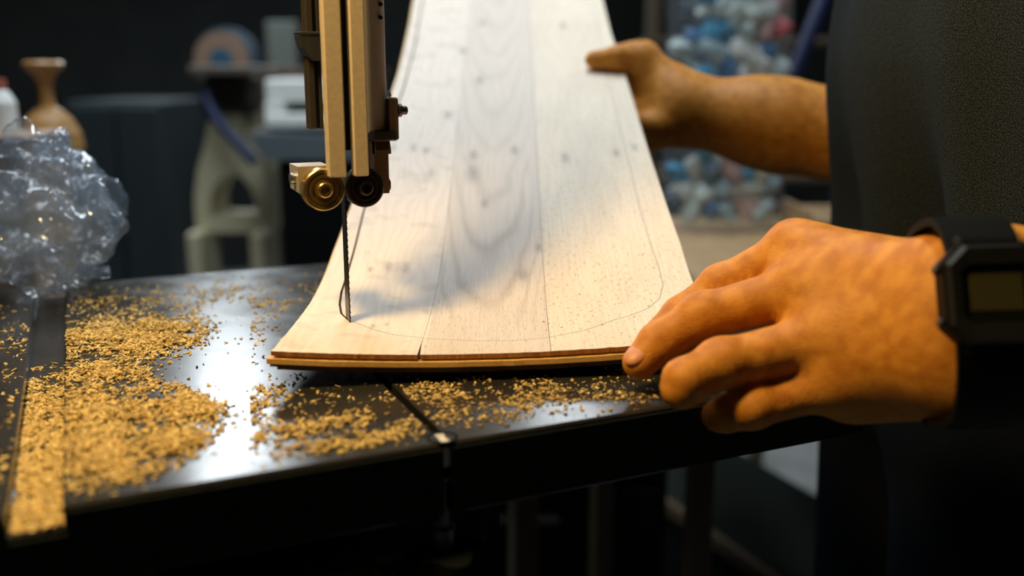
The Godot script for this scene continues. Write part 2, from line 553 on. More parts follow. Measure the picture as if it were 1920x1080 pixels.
func band_saw() -> void:
	var b := blade_at()
	var t := thing("band_saw", "floor-standing band saw with dark iron table and warm-lit blade guides", "band saw", Vector3(-0.2, 0, 0))
	# --- table
	var mb := Mb.new()
	var th := 0.016
	var sd := 0.0095
	var k := 0.002
	var ch := 0.0008
	var zf := TZ1 - 0.010
	var zs := b.z - 0.004
	var full := PackedVector2Array([Vector2(TX0, -LIP), Vector2(TX0, -ch), Vector2(TX0 + ch, 0), Vector2(SX0 - ch, 0), Vector2(SX0, -ch), Vector2(SX0, -sd), Vector2(SX1, -sd), Vector2(SX1, -ch), Vector2(SX1 + ch, 0),
		Vector2(TX1 - ch, 0), Vector2(TX1, -ch), Vector2(TX1, -LIP), Vector2(TX1 - 0.012, -LIP), Vector2(TX1 - 0.012, -th), Vector2(TX0 + 0.012, -th), Vector2(TX0 + 0.012, -LIP)])
	var left := PackedVector2Array([Vector2(TX0, -LIP), Vector2(TX0, -ch), Vector2(TX0 + ch, 0), Vector2(SX0 - ch, 0), Vector2(SX0, -ch), Vector2(SX0, -sd), Vector2(SX1, -sd), Vector2(SX1, -ch), Vector2(SX1 + ch, 0),
		Vector2(KX - k - ch / 2, 0), Vector2(KX - k, -ch / 2), Vector2(KX - k, -th), Vector2(TX0 + 0.012, -th), Vector2(TX0 + 0.012, -LIP)])
	var right := PackedVector2Array([Vector2(KX + k, -th), Vector2(KX + k, -ch / 2), Vector2(KX + k + ch / 2, 0), Vector2(TX1 - ch, 0), Vector2(TX1, -ch), Vector2(TX1, -LIP), Vector2(TX1 - 0.012, -LIP), Vector2(TX1 - 0.012, -th)])
	var y := Vector3.UP
	mb.prism(full, Vector3(0, TOP, TZ0), Vector3.RIGHT, y, Vector3(0, 0, zs - TZ0))
	mb.prism(left, Vector3(0, TOP, zs), Vector3.RIGHT, y, Vector3(0, 0, zf - zs))
	mb.prism(right, Vector3(0, TOP, zs), Vector3.RIGHT, y, Vector3(0, 0, zf - zs))
	var lip := PackedVector2Array([Vector2(zf, -LIP), Vector2(zf, 0), Vector2(TZ1 - 0.0012, 0), Vector2(TZ1, -0.0012), Vector2(TZ1, -LIP + 0.001), Vector2(TZ1 - 0.001, -LIP)])
	for s in [[TX0, SX0], [SX1, KX - k], [KX + k, TX1]]:
		mb.prism(lip, Vector3(s[0], TOP, 0), Vector3.BACK, y, Vector3(s[1] - s[0], 0, 0))
	var lip2 := PackedVector2Array([Vector2(zf, -LIP), Vector2(zf, -sd), Vector2(TZ1, -sd), Vector2(TZ1, -LIP)])
	mb.prism(lip2, Vector3(SX0, TOP, 0), Vector3.BACK, y, Vector3(SX1 - SX0, 0, 0))
	var table := part(t, "saw_table", mb, M.iron, "waxed dark iron table with a mitre slot and a blade slot")
	# darker lip face below the machined edge
	mb = Mb.new()
	for s in [[TX0, SX0 - 0.001], [SX0 - 0.001, SX1 + 0.001], [SX1 + 0.001, KX - k], [KX + k, TX1]]:
		var top: float = TOP - (0.0115 if s[0] == SX0 - 0.001 else 0.0026)
		mb.box(Vector3((s[0] + s[1]) / 2, (top + TOP - LIP + 0.0012) / 2, TZ1 + 0.0003), Vector3(s[1] - s[0], top - TOP + LIP - 0.0012, 0.0012), 0.0003)
	part(table, "front_edge", mb, M.cast, "matt black front edge")
	mb = Mb.new()
	mb.lathe([Vector2(0.0045, -0.001), Vector2(0.028, -0.0002), Vector2(0.0285, -0.003), Vector2(0.0, -0.003)], Vector3(b.x, TOP + 0.0004, b.z), y, 32)
	part(table, "throat_plate", mb, M.dark_steel)
	# levelling pin in the slot's end, its rod and hand knob under the lip
	var pin := Vector3(KX, TOP, 0.1635)
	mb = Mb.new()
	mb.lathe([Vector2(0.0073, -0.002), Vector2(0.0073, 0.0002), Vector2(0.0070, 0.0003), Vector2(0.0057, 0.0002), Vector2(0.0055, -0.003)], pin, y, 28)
	part(table, "pin_hole_shade", mb, M.black)  # black ring standing in for the shade inside the pin hole
	mb = Mb.new()
	mb.lathe([Vector2(0.0053, -0.012), Vector2(0.0053, -0.0006), Vector2(0.0048, -0.0001), Vector2(0.0034, -0.0001), Vector2(0.0028, -0.0008), Vector2(0, -0.0008)], pin, y, 28)
	part(table, "level_pin", mb, mat(lin(0.72, 0.70, 0.66), 0.4), "polished steel pin head")
	mb = Mb.new()
	var yk: float = pz(825, 1030, 0.163).y
	mb.cyl(Vector3(KX, TOP - 0.02, pin.z + 0.001), Vector3(KX, yk, pin.z + 0.001), 0.0024, 14)
	part(table, "pin_rod", mb, M.dark_steel)
	mb = Mb.new()
	mb.cyl(Vector3(KX, pz(825, 985, 0.163).y, pin.z), Vector3(KX, yk, pin.z), 0.0053, 22, 0.0008)
	part(table, "knob_collar", mb, M.dark_steel)
	mb = Mb.new()
	var star := PackedVector2Array()
	for i in 64:
		var a := TAU * i / 64.0
		var rr := 0.0135 + 0.0058 * pow(absf(cos(2.0 * a + 0.2)), 2.0)
		star.append(Vector2(cos(a), sin(a)) * rr)
	mb.prism(star, Vector3(KX, yk, pin.z), Vector3.RIGHT, Vector3.BACK, Vector3(0, -0.0125, 0))
	part(table, "hand_knob", mb, M.black, "black lobed hand knob")
	# --- trunnion and body, mostly below and beside the picture
	mb = Mb.new()
	mb.box(Vector3(-0.02, 0.93, -0.03), Vector3(0.20, 0.11, 0.16), 0.01)
	mb.box(Vector3(-0.02, 0.86, -0.03), Vector3(0.12, 0.10, 0.11), 0.01)
	part(t, "trunnion", mb, M.cast)
	mb = Mb.new()
	mb.box(Vector3(-0.415, 1.22, -0.03), Vector3(0.11, 1.0, 0.12), 0.012)
	part(t, "column", mb, M.enamel)
	var hx: float = pz(722, 1030, 0.09).x
	mb = Mb.new()
	mb.box(Vector3((hx - 0.47) / 2, 0.70, 0.02), Vector3(hx + 0.47, 0.40, 0.14), 0.006)
	var low := part(t, "lower_wheel_housing", mb, M.enamel, "olive enamelled lower wheel door")
	mb = Mb.new()
	mb.box(Vector3(hx + 0.0015, 0.70, 0.094), Vector3(0.004, 0.40, 0.006), 0.001)
	part(low, "door_trim", mb, M.dark_steel)
	mb = Mb.new()
	mb.box(Vector3(-0.15, 1.60, -0.02), Vector3(0.64, 0.45, 0.17), 0.02)
	part(t, "upper_wheel_housing", mb, M.enamel)
	mb = Mb.new()
	mb.box(Vector3(-0.22, 0.25, -0.02), Vector3(0.5, 0.5, 0.42), 0.008)
	part(t, "stand", mb, M.cast)
	# --- blade
	mb = Mb.new()
	mb.box(Vector3(b.x, (1.42 + 0.88) / 2, b.z), Vector3(0.0008, 0.54, 0.0075), 0.0001)
	for i in 150:      # teeth on the front edge
		var yy := 0.9 + i * 0.0034
		mb.prism(PackedVector2Array([Vector2(0, 0), Vector2(0.0014, 0.0002), Vector2(0, 0.0028)]), Vector3(b.x - 0.0004, yy, b.z + 0.0036), Vector3.BACK, y, Vector3(0.0008, 0, 0))
	part(t, "blade", mb, M.dark_steel, "narrow dark toothed blade")
	# --- blade guard: two bright flat bars and a back plate blackened for the shade between them
	var zg := b.z + 0.018
	var yb: float = pz(626, 333, zg).y
	for e in [[611.0, 645.0], [660.0, 688.0]]:
		var x0: float = pz(e[0], 180, zg).x
		var x1: float = pz(e[1], 180, zg).x
		mb = Mb.new()
		mb.box(Vector3((x0 + x1) / 2, (yb + 1.42) / 2, zg - 0.0035), Vector3(x1 - x0, 1.42 - yb, 0.007), 0.0007)
		part(t, "guard_bar", mb, M.alu, "flat pale metal guard bar")
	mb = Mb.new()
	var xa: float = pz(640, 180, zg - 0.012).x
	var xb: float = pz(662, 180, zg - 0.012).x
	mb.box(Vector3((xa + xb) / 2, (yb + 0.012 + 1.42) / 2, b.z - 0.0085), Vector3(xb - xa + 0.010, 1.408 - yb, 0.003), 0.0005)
	part(t, "guard_gap_shade", mb, M.black)  # black plate paints the dark interior of the gap
	# --- guide post
	var zp := b.z - 0.002
	var p0 := pz(688, 250, zp)
	var p1 := pz(726, 250, zp)
	var pc := (p0 + p1) / 2
	mb = Mb.new()
	mb.lathe([Vector2(0.0, 0), Vector2((p1.x - p0.x) / 2 - 0.0008, 0), Vector2((p1.x - p0.x) / 2, 0.0008), Vector2((p1.x - p0.x) / 2, 0.3)], pc, y, 32)
	var post := part(t, "guide_post", mb, M.post, "round grey steel guide post")
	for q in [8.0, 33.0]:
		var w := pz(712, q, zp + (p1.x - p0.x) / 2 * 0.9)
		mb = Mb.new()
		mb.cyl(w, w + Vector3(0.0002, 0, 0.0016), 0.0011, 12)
		part(post, "hole_shade", mb, M.black)  # black disc painting the shade of a small hole
	# --- L-shaped scale rail at the left with its pointer
	var zl := b.z - 0.012
	var l0 := pz(580, 243, zl)
	var l1 := pz(607, 243, zl)
	mb = Mb.new()
	mb.box(Vector3(l0.x + 0.0022, (l0.y + 1.42) / 2, zl), Vector3(0.0044, 1.42 - l0.y, 0.004), 0.0008)
	mb.box(Vector3((l0.x + l1.x) / 2, (l0.y + 1.42) / 2, zl - 0.006), Vector3(l1.x - l0.x, 1.42 - l0.y, 0.003), 0.0005)
	mb.box(Vector3(l1.x - 0.001, (l0.y + 1.42) / 2, zl - 0.001), Vector3(0.0018, 1.42 - l0.y, 0.004), 0.0005)
	part(t, "scale_rail", mb, mat(lin(0.07, 0.06, 0.045), 0.4, 0.5))
	var q0 := pz(563, 60, zl + 0.012)
	var q1 := pz(607, 58, zl + 0.012)
	mb = Mb.new()
	var wd := q1.x - q0.x
	mb.prism(PackedVector2Array([Vector2(0, 0), Vector2(wd, 0), Vector2(wd, -0.013), Vector2(wd * 0.55, -0.013), Vector2(wd * 0.12, -0.006)]), Vector3(q0.x, q0.y - 0.0016, zl - 0.004), Vector3.RIGHT, y, Vector3(0, 0, 0.014))
	mb.box(Vector3(q0.x + wd / 2, q0.y - 0.0004, zl + 0.003), Vector3(wd, 0.0016, 0.015), 0.0004)
	part(t, "pointer", mb, M.dark_steel, "small wedge-shaped pointer")
	# --- bearing guides and their brackets
	bearing(t, pz(608, 356, b.z + 0.014), 0.0113, mat(lin(0.55, 0.38, 0.14), 0.3, 0.9), "bright brass-toned guide bearing")
	bearing(t, pz(685, 352, b.z + 0.011), 0.0108, mat(lin(0.07, 0.06, 0.05), 0.35, 0.8), "dark guide bearing")
	var zb := b.z - 0.002
	var a0 := pz(561, 314, zb + 0.010)
	var a1 := pz(561, 362, zb + 0.010)
	var a2 := pz(622, 314, zb + 0.010)
	mb = Mb.new()
	mb.prism(PackedVector2Array([Vector2(0, 0), Vector2(a2.x - a0.x, 0), Vector2(a2.x - a0.x, a1.y - a0.y - 0.004), Vector2(0.008, a1.y - a0.y - 0.006), Vector2(0, a1.y - a0.y)]), Vector3(a0.x, a0.y, zb - 0.016), Vector3.RIGHT, y, Vector3(0, 0, 0.022))
	var gb := part(t, "guide_block", mb, mat(lin(0.62, 0.56, 0.46), 0.35, 0.5), "pale machined block")
	mb = Mb.new()
	mb.cyl(Vector3(a0.x + 0.0004, (a0.y + a1.y) / 2, zb - 0.002), Vector3(a0.x - 0.003, (a0.y + a1.y) / 2, zb - 0.002), 0.0032, 6, 0.0004)
	part(gb, "set_screw", mb, M.steel)
	var c0 := pz(690, 243, zb)
	var c1 := pz(736, 262, zb)
	mb = Mb.new()
	mb.box((c0 + c1) / 2, Vector3(c1.x - c0.x, c0.y - c1.y, 0.020), 0.0008)
	part(t, "post_clamp", mb, M.dark_steel)
	c0 = pz(727, 183, zb + 0.006)
	c1 = pz(746, 262, zb + 0.006)
	mb = Mb.new()
	mb.box((c0 + c1) / 2 - Vector3(0, 0, 0.004), Vector3(c1.x - c0.x, c0.y - c1.y, 0.014), 0.0008)
	var cl := part(t, "clamp_plate", mb, mat(lin(0.24, 0.17, 0.11), 0.4, 0.6))
	var bo := pz(746, 207, zb + 0.006)
	mb = Mb.new()
	mb.cyl(bo, bo + Vector3(0.0022, 0, 0), 0.0036, 6, 0.0003)
	mb.cyl(bo + Vector3(0.002, 0, 0), bo + Vector3(0.0052, 0, 0), 0.0024, 14, 0.0004)
	part(cl, "bolt", mb, M.dark_steel)
	mb = Mb.new()
	var lb := pz(729, 176, zb + 0.006)
	mb.box(lb, Vector3(0.0020, 0.0034, 0.002), 0.0004, Basis(Vector3.BACK, 0.25))
	part(cl, "clip", mb, M.white_enamel)
	c0 = pz(702, 264, zb + 0.008)
	c1 = pz(733, 362, zb + 0.008)
	mb = Mb.new()
	var ww := c1.x - c0.x
	var hh := c0.y - c1.y
	mb.prism(PackedVector2Array([Vector2(0, 0), Vector2(ww, 0), Vector2(ww - 0.0008, -0.008), Vector2(ww - 0.0008, -hh), Vector2(0, -hh)]), Vector3(c0.x, c0.y, zb - 0.006), Vector3.RIGHT, y, Vector3(0, 0, 0.014))
	mb.prism(PackedVector2Array([Vector2(-0.002, -0.0002), Vector2(0.003, -0.0002), Vector2(0.0052, -0.0050), Vector2(0.0052, -0.0072), Vector2(-0.002, -0.0072)]), Vector3(c0.x, c0.y, zb + 0.0055), Vector3.BACK, y, Vector3(ww, 0, 0))
	var arm := part(t, "guide_arm", mb, mat(lin(0.27, 0.19, 0.12), 0.4, 0.6))
	bo = Vector3(c1.x - 0.0010, pz(732, 345, zb).y, zb + 0.002)
	mb = Mb.new()
	mb.cyl(bo, bo + Vector3(0.0020, 0, 0), 0.0042, 6, 0.0004)
	part(arm, "nut", mb, M.dark_steel)
	# thrust rod behind the blade
	mb = Mb.new()
	mb.box(pz(694, 290, zb - 0.012), Vector3(0.012, 0.034, 0.010), 0.001)
	part(t, "thrust_holder", mb, M.dark_steel)

func bearing(t: Node3D, c: Vector3, r: float, m: Material, label: String) -> void:
	var ax := Vector3.BACK
	var mb := Mb.new()
	mb.lathe([Vector2(0, -0.009), Vector2(r - 0.0006, -0.009), Vector2(r, -0.0084), Vector2(r, -0.0006), Vector2(r - 0.0006, 0), Vector2(r * 0.80, 0), Vector2(r * 0.78, -0.0007), Vector2(r * 0.70, -0.0007)], c, ax, 40)
	var o := part(t, "guide_bearing", mb, m, label)
	mb = Mb.new()
	mb.lathe([Vector2(r * 0.74, -0.0009), Vector2(r * 0.72, -0.0002), Vector2(r * 0.56, -0.0002), Vector2(r * 0.54, -0.0012), Vector2(0, -0.0012)], c, ax, 40)
	part(o, "shield", mb, m)
	mb = Mb.new()
	mb.lathe([Vector2(r * 0.46, -0.0015), Vector2(r * 0.46, 0.0004), Vector2(r * 0.36, 0.0004), Vector2(r * 0.36, 0.0024), Vector2(r * 0.31, 0.0029), Vector2(r * 0.20, 0.0029)], c, ax, 32)
	mb.lathe([Vector2(r * 0.20, 0.0029), Vector2(r * 0.19, 0.0008), Vector2(0.0, 0.0006)], c, ax, 6)
	part(o, "cap_screw", mb, m)

# ------------------------------------------------------------------ the laminated blank
var b_left := []
var b_right := []
var b_seam1 := []
var b_seam2 := []
var b_kerf := []
var edge_noise := FastNoiseLite.new()
const D_FAR := 1.27
func hits(list: Array) -> Array:
	var o := []
	for e in list:
		o.append(hit(e[0], e[1]))
	return o
func near_edge(u: float) -> float:
	return 0.4852 + 0.112 * u - 0.25 * u * u
# one sheet of the lamination between two lines, from `low` to `high` under the top face
func sheet(mb: Mb, a: Callable, b: Callable, high: float, low: float, push: float, ncol: int, nrow: int, from_d := -1.0) -> void:
	var P := []
	for j in nrow + 1:
		var row := []
		var v := pow(float(j) / nrow, 1.6)
		for i in ncol + 1:
			var u := 0.0
			var d := 0.5
			for k in 4:
				u = lerpf(a.call(d), b.call(d), float(i) / ncol)
				var nd: float = near_edge(u) + push + edge_noise.get_noise_2d(u * 3000.0, high * 90000.0) * 0.0007
				d = lerpf(nd if from_d < 0.0 else from_d, D_FAR, v)
			row.append(Vector2(u, d))
		P.append(row)
	var at := func(q: Vector2, h: float) -> Vector3: return W(q.x, q.y, Hb(q.x, q.y) + h)
	var nrm := func(q: Vector2) -> Vector3:
		var e := 0.001
		var gd := (Hb(q.x, q.y + e) - Hb(q.x, q.y - e)) / (2 * e)
		var gr := (Hb(q.x + e, q.y) - Hb(q.x - e, q.y)) / (2 * e)
		return (Vector3.UP - Fw * gd - Rt * gr).normalized()
	var uv := func(q: Vector2) -> Vector2: return Vector2((q.x + 0.13) / 0.26, (q.y - 0.46) / 0.82)
	for j in nrow:
		for i in ncol:
			var q := [P[j][i], P[j][i + 1], P[j + 1][i + 1], P[j + 1][i]]
			for e in [[0, 1, 2], [0, 2, 3]]:
				var x: Vector2 = q[e[0]]
				var y: Vector2 = q[e[1]]
				var z: Vector2 = q[e[2]]
				mb.tri(at.call(x, high), at.call(y, high), at.call(z, high), nrm.call(x), nrm.call(y), nrm.call(z), uv.call(x), uv.call(y), uv.call(z))
				mb.tri(at.call(x, low), at.call(y, low), at.call(z, low), -nrm.call(x), -nrm.call(y), -nrm.call(z), uv.call(x), uv.call(y), uv.call(z))
	var ue := func(q: Vector2) -> Vector2: return Vector2((q.x + 0.13) / 0.26 + q.y, 0.997)      # the end-grain band of the texture
	var rim := func(x: Vector2, y: Vector2, out: Vector3) -> void:
		var n0 := out
		mb.tri(at.call(x, high), at.call(y, high), at.call(y, low), n0, n0, n0, ue.call(x), ue.call(y), ue.call(y))
		mb.tri(at.call(x, high), at.call(y, low), at.call(x, low), n0, n0, n0, ue.call(x), ue.call(y), ue.call(x))
	for i in ncol:
		rim.call(P[0][i], P[0][i + 1], -Fw)
		rim.call(P[nrow][i], P[nrow][i + 1], Fw)
	for j in nrow:
		rim.call(P[j][0], P[j + 1][0], -Rt)
		rim.call(P[j][ncol], P[j + 1][ncol], Rt)

func board_texture() -> ImageTexture:
	var w := 1024
	var h := 1536
	var im := Image.create(w, h, true, Image.FORMAT_RGB8)
	var n := FastNoiseLite.new()
	n.seed = 21
	n.frequency = 1.0
	n.fractal_octaves = 3
	var knots := []
	for e in [[886, 325, 7.0], [888, 290, 4.0], [965, 281, 3.5], [1060, 296, 4.5], [1155, 287, 3.5], [1190, 276, 3.0], [728, 500, 3.5], [760, 505, 3.5], [695, 505, 2.0], [908, 381, 3.5], [808, 325, 4.0],
			[776, 277, 3.5], [798, 282, 3.0], [900, 150, 5.0], [738, 277, 2.5], [840, 215, 4.0], [868, 95, 5.0], [980, 515, 4.0], [1010, 465, 3.0], [700, 612, 2.2], [725, 608, 1.8], [905, 42, 5.0], [1055, 48, 4.0]]:
		var q := hit(e[0], e[1])
		knots.append([q.x, q.y, e[2] * 0.0009, rng.randf_range(0.7, 1.0)])
	var s1 := along(b_seam1, 0.6)
	var s2 := along(b_seam2, 0.6)
	for y in h:
		var d := 0.46 + 0.82 * (y + 0.5) / h
		for x in w:
			var r := -0.13 + 0.26 * (x + 0.5) / w
			var wob := n.get_noise_2d(r * 18.0, d * 7.0)
			var fine := n.get_noise_2d(r * 620.0 + 50.0, d * 14.0)
			var col: Color
			var dark := 0.0
			if r < s1:
				col = Color(0.93, 0.872, 0.81)
				var f := (r + 0.085) * 300.0 + wob * 5.0
				dark = 0.030 * (0.5 + 0.5 * sin(f * 3.0)) + 0.03 * fine
				dark += 0.05 * smoothstep(0.18, 0.5, n.get_noise_2d(r * 30.0 + 9.0, d * 38.0))
			elif r < s2:
				col = Color(0.875, 0.818, 0.758)
				var rr := r + 0.016
				var f2 := rr * rr * 5200.0 * (1.0 + 0.15 * wob) - (d - 0.58) * 34.0 + wob * 0.9
				var ring := pow(0.5 + 0.5 * sin(f2 * 2.6), 3.0)
				var mask := smoothstep(0.50, 0.60, d) * (0.35 + 0.65 * smoothstep(0.8, 0.62, d)) * smoothstep(0.05, 0.012, absf(rr))
				dark = 0.11 * ring * mask + 0.05 * fine
				dark += 0.16 * smoothstep(0.30, 0.62, n.get_noise_2d(r * 900.0, d * 75.0)) * smoothstep(0.70, 0.52, d)
			else:
				col = Color(0.915, 0.856, 0.772)
				dark = 0.06 * fine + 0.035 * wob
				var sp := n.get_noise_2d(r * 330.0 + 4.0, d * 210.0)
				if sp > 0.36:
					col = col.lerp(Color(0.80, 0.66, 0.40), clampf((sp - 0.36) * 4.0, 0.0, 0.8))
			im.set_pixel(x, y, Color(col.r * (1.0 - dark), col.g * (1.0 - dark * 1.05), col.b * (1.0 - dark * 1.12)))
	for e in knots:
		var cx := int((e[0] + 0.13) / 0.26 * w)
		var cy := int((e[1] - 0.46) / 0.82 * h)
		var rx := int(e[2] * 2.4 / 0.26 * w)
		var ry := int(e[2] * 5.8 / 0.82 * h)
		for y in range(maxi(cy - ry, 0), mini(cy + ry, h)):
			for x in range(maxi(cx - rx, 0), mini(cx + rx, w)):
				var dx := 2.4 * (x - cx) / rx
				var dy := 2.4 * (y - cy) / ry
				var q2 := dx * dx + dy * dy
				if q2 < 5.5:
					var dk: float = e[3] * 0.30 * exp(-q2 * 1.3) * (0.75 + 0.8 * n.get_noise_2d(x * 0.16, y * 0.16))
					var c := im.get_pixel(x, y)
					im.set_pixel(x, y, Color(c.r * (1.0 - dk), c.g * (1.0 - dk), c.b * (1.0 - dk * 0.95)))
	# pencil lines
	for line in [[[1150, 600], [1180, 592], [1215, 578], [1236, 560], [1243, 535], [1236, 505], [1222, 465], [1205, 410], [1185, 330], [1165, 250], [1145, 170], [1130, 100], [1112, 0]], [[655, 600], [700, 618], [740, 628], [800, 634], [880, 638], [960, 638], [1030, 632], [1100, 618], [1150, 600]]]:
		var p := hits(line)
		for k in p.size() - 1:
			for i in 400:
				var q: Vector2 = p[k].lerp(p[k + 1], i / 400.0)
				var x := int((q.x + 0.13) / 0.26 * w)
				var y := int((q.y - 0.46) / 0.82 * h)
				for o in 2:
					var c := im.get_pixel(clampi(x + o, 0, w - 1), clampi(y, 0, h - 1))
					if c.r > 0.62:
						im.set_pixel(clampi(x + o, 0, w - 1), clampi(y, 0, h - 1), c.lerp(Color(0.40, 0.40, 0.43), 0.34 if o == 0 else 0.2))
	for y in range(h - 11, h):      # end grain for the edges
		for x in w:
			var e := 0.5 + 0.5 * n.get_noise_2d(x * 0.09, 3.0)
			im.set_pixel(x, y, Color(0.50, 0.30, 0.12).lerp(Color(0.80, 0.56, 0.28), e))
	return ImageTexture.create_from_image(im)

func skateboard_blank() -> void:
	edge_noise.seed = 5
	edge_noise.frequency = 0.12
	b_left = hits([[520, 635], [548, 602], [580, 558], [605, 510], [625, 458], [640, 420], [675, 330], [705, 240], [728, 180], [745, 130], [757, 80], [766, 40], [773, 0]])
	b_left.push_front(Vector2(b_left[0].x - 0.0008, 0.46))
	b_right = hits([[1292, 510], [1275, 455], [1245, 370], [1215, 280], [1180, 165], [1145, 60], [1135, 20], [1130, 0]])
	b_right.push_front(Vector2(b_right[0].x + 0.001, 0.48))
	b_seam1 = hits([[785, 657], [826, 500], [840, 400], [852, 300], [862, 200], [872, 100], [880, 0]])
	b_seam2 = [Vector2(0.0205, 0.46), Vector2(0.0205, 0.66), Vector2(0.017, 1.3)]
	b_kerf = hits([[653, 600], [640, 588], [637, 570], [640, 548], [652, 510], [665, 465], [676, 420], [684, 388], [705, 310], [730, 240], [757, 165], [778, 85], [792, 0]])
	var t := thing("skateboard_blank", "pale laminated skateboard deck blank being cut, with pencilled outline", "board", W(0, 0.6, TOP))
	var top := mat(Color.WHITE, 0.55)
	top.albedo_texture = board_texture()
	var Lf := func(d: float) -> float: return along(b_left, d)
	var Rf := func(d: float) -> float: return along(b_right, d)
	var S1 := func(d: float) -> float: return along(b_seam1, d)
	var S1b := func(d: float) -> float: return along(b_seam1, d) + 0.00012 + 0.0013 * smoothstep(0.505, 0.475, d)
	var S2 := func(d: float) -> float: return along(b_seam2, d)
	var S2b := func(d: float) -> float: return along(b_seam2, d) + 0.00025
	var d0: float = b_kerf[0].y - 0.0006
	var Ka := func(d: float) -> float: return along(b_kerf, d) - 0.0007
	var Kb := func(d: float) -> float: return along(b_kerf, d) + 0.0007
	# every layer down to the dark plies is slit by the kerf beyond the blade
	var mb := Mb.new()
	kerfed(mb, func(d: float) -> float: return along(b_left, d) + 0.0022 + 0.0005 * edge_noise.get_noise_1d(d * 900.0), Ka, Kb, S1, 0.0, -0.0025, 0.0, d0)
	part(t, "veneer_strip", mb, top, "whitish pine strip with small knots, slit by the saw cut")
	mb = Mb.new()
	sheet(mb, S1b, S2, -0.0002, -0.0027, 0.0006, 20, 90)
	part(t, "veneer_strip", mb, top, "greyish strip with arched grain")
	mb = Mb.new()
	sheet(mb, S2b, Rf, 0.0, -0.0025, 0.0002, 24, 90)
	part(t, "veneer_strip", mb, top, "cream strip with fine yellow flecks")
	mb = Mb.new()
	kerfed(mb, Lf, Ka, Kb, Rf, -0.0038, -0.0065, -0.0012, d0)
	part(t, "core_ply", mb, M.wood_edge, "bright maple core ply")
	mb = Mb.new()
	sheet(mb, func(d: float) -> float: return along(b_left, d) + 0.003, func(d: float) -> float: return along(b_right, d) - 0.001, -0.0028, -0.0040, 0.004, 30, 60)
	part(t, "glue_line", mb, M.wood_dark)
	mb = Mb.new()
	sheet(mb, func(d: float) -> float: return along(b_left, d) + 0.001, Rf, -0.0065, -0.0085, 0.0008, 40, 60)
	part(t, "lower_ply", mb, M.wood_dark, "dark stained lower ply")
	mb = Mb.new()
	sheet(mb, func(d: float) -> float: return along(b_left, d) + 0.004, Rf, -0.0085, -0.0105, 0.0025, 40, 60)
	part(t, "lower_ply", mb, M.wood_dark, "dark stained bottom ply")

func kerfed(mb: Mb, a: Callable, ka: Callable, kb: Callable, b: Callable, high: float, low: float, push: float, d0: float) -> void:
	# beyond the blade: two tongues; before it: one piece from the near edge to the cut's end
	sheet(mb, a, ka, high, low, push, 6, 110, d0)
	sheet(mb, kb, b, high, low, push, 24, 110, d0)
	var P := []
	for j in 13:
		var row := []
		for i in 41:
			var u := 0.0
			var d := 0.5
			for k in 4:
				u = lerpf(a.call(d), b.call(d), i / 40.0)
				var nd: float = near_edge(u) + push + edge_noise.get_noise_2d(u * 3000.0, high * 90000.0) * 0.0007
				d = lerpf(nd, d0, j / 12.0)
			row.append(Vector2(u, d))
		P.append(row)
	var at := func(q: Vector2, h: float) -> Vector3: return W(q.x, q.y, Hb(q.x, q.y) + h)
	var uv := func(q: Vector2) -> Vector2: return Vector2((q.x + 0.13) / 0.26, (q.y - 0.46) / 0.82)
	var nrm := func(q: Vector2) -> Vector3:
		var e := 0.001
		return (Vector3.UP - Fw * ((Hb(q.x, q.y + e) - Hb(q.x, q.y - e)) / (2 * e)) - Rt * ((Hb(q.x + e, q.y) - Hb(q.x - e, q.y)) / (2 * e))).normalized()
	for j in 12:
		for i in 40:
			for e in [[P[j][i], P[j][i + 1], P[j + 1][i + 1]], [P[j][i], P[j + 1][i + 1], P[j + 1][i]]]:
				var x: Vector2 = e[0]
				var y: Vector2 = e[1]
				var z: Vector2 = e[2]
				mb.tri(at.call(x, high), at.call(y, high), at.call(z, high), nrm.call(x), nrm.call(y), nrm.call(z), uv.call(x), uv.call(y), uv.call(z))
				mb.tri(at.call(x, low), at.call(y, low), at.call(z, low), -nrm.call(x), -nrm.call(y), -nrm.call(z), uv.call(x), uv.call(y), uv.call(z))
		for s in [[0, -Rt], [40, Rt]]:
			mb.quad(at.call(P[j][s[0]], high), at.call(P[j + 1][s[0]], high), at.call(P[j + 1][s[0]], low), at.call(P[j][s[0]], low), s[1])
			for q in range(mb.t.size() - 6, mb.t.size()):
				mb.t[q] = Vector2(P[j][s[0]].y, 0.997)
	for i in 40:
		mb.quad(at.call(P[0][i], high), at.call(P[0][i + 1], high), at.call(P[0][i + 1], low), at.call(P[0][i], low), -Fw)
		for q in range(mb.t.size() - 6, mb.t.size()):
			mb.t[q] = Vector2(P[0][i].x / 0.26 + 0.5, 0.997)

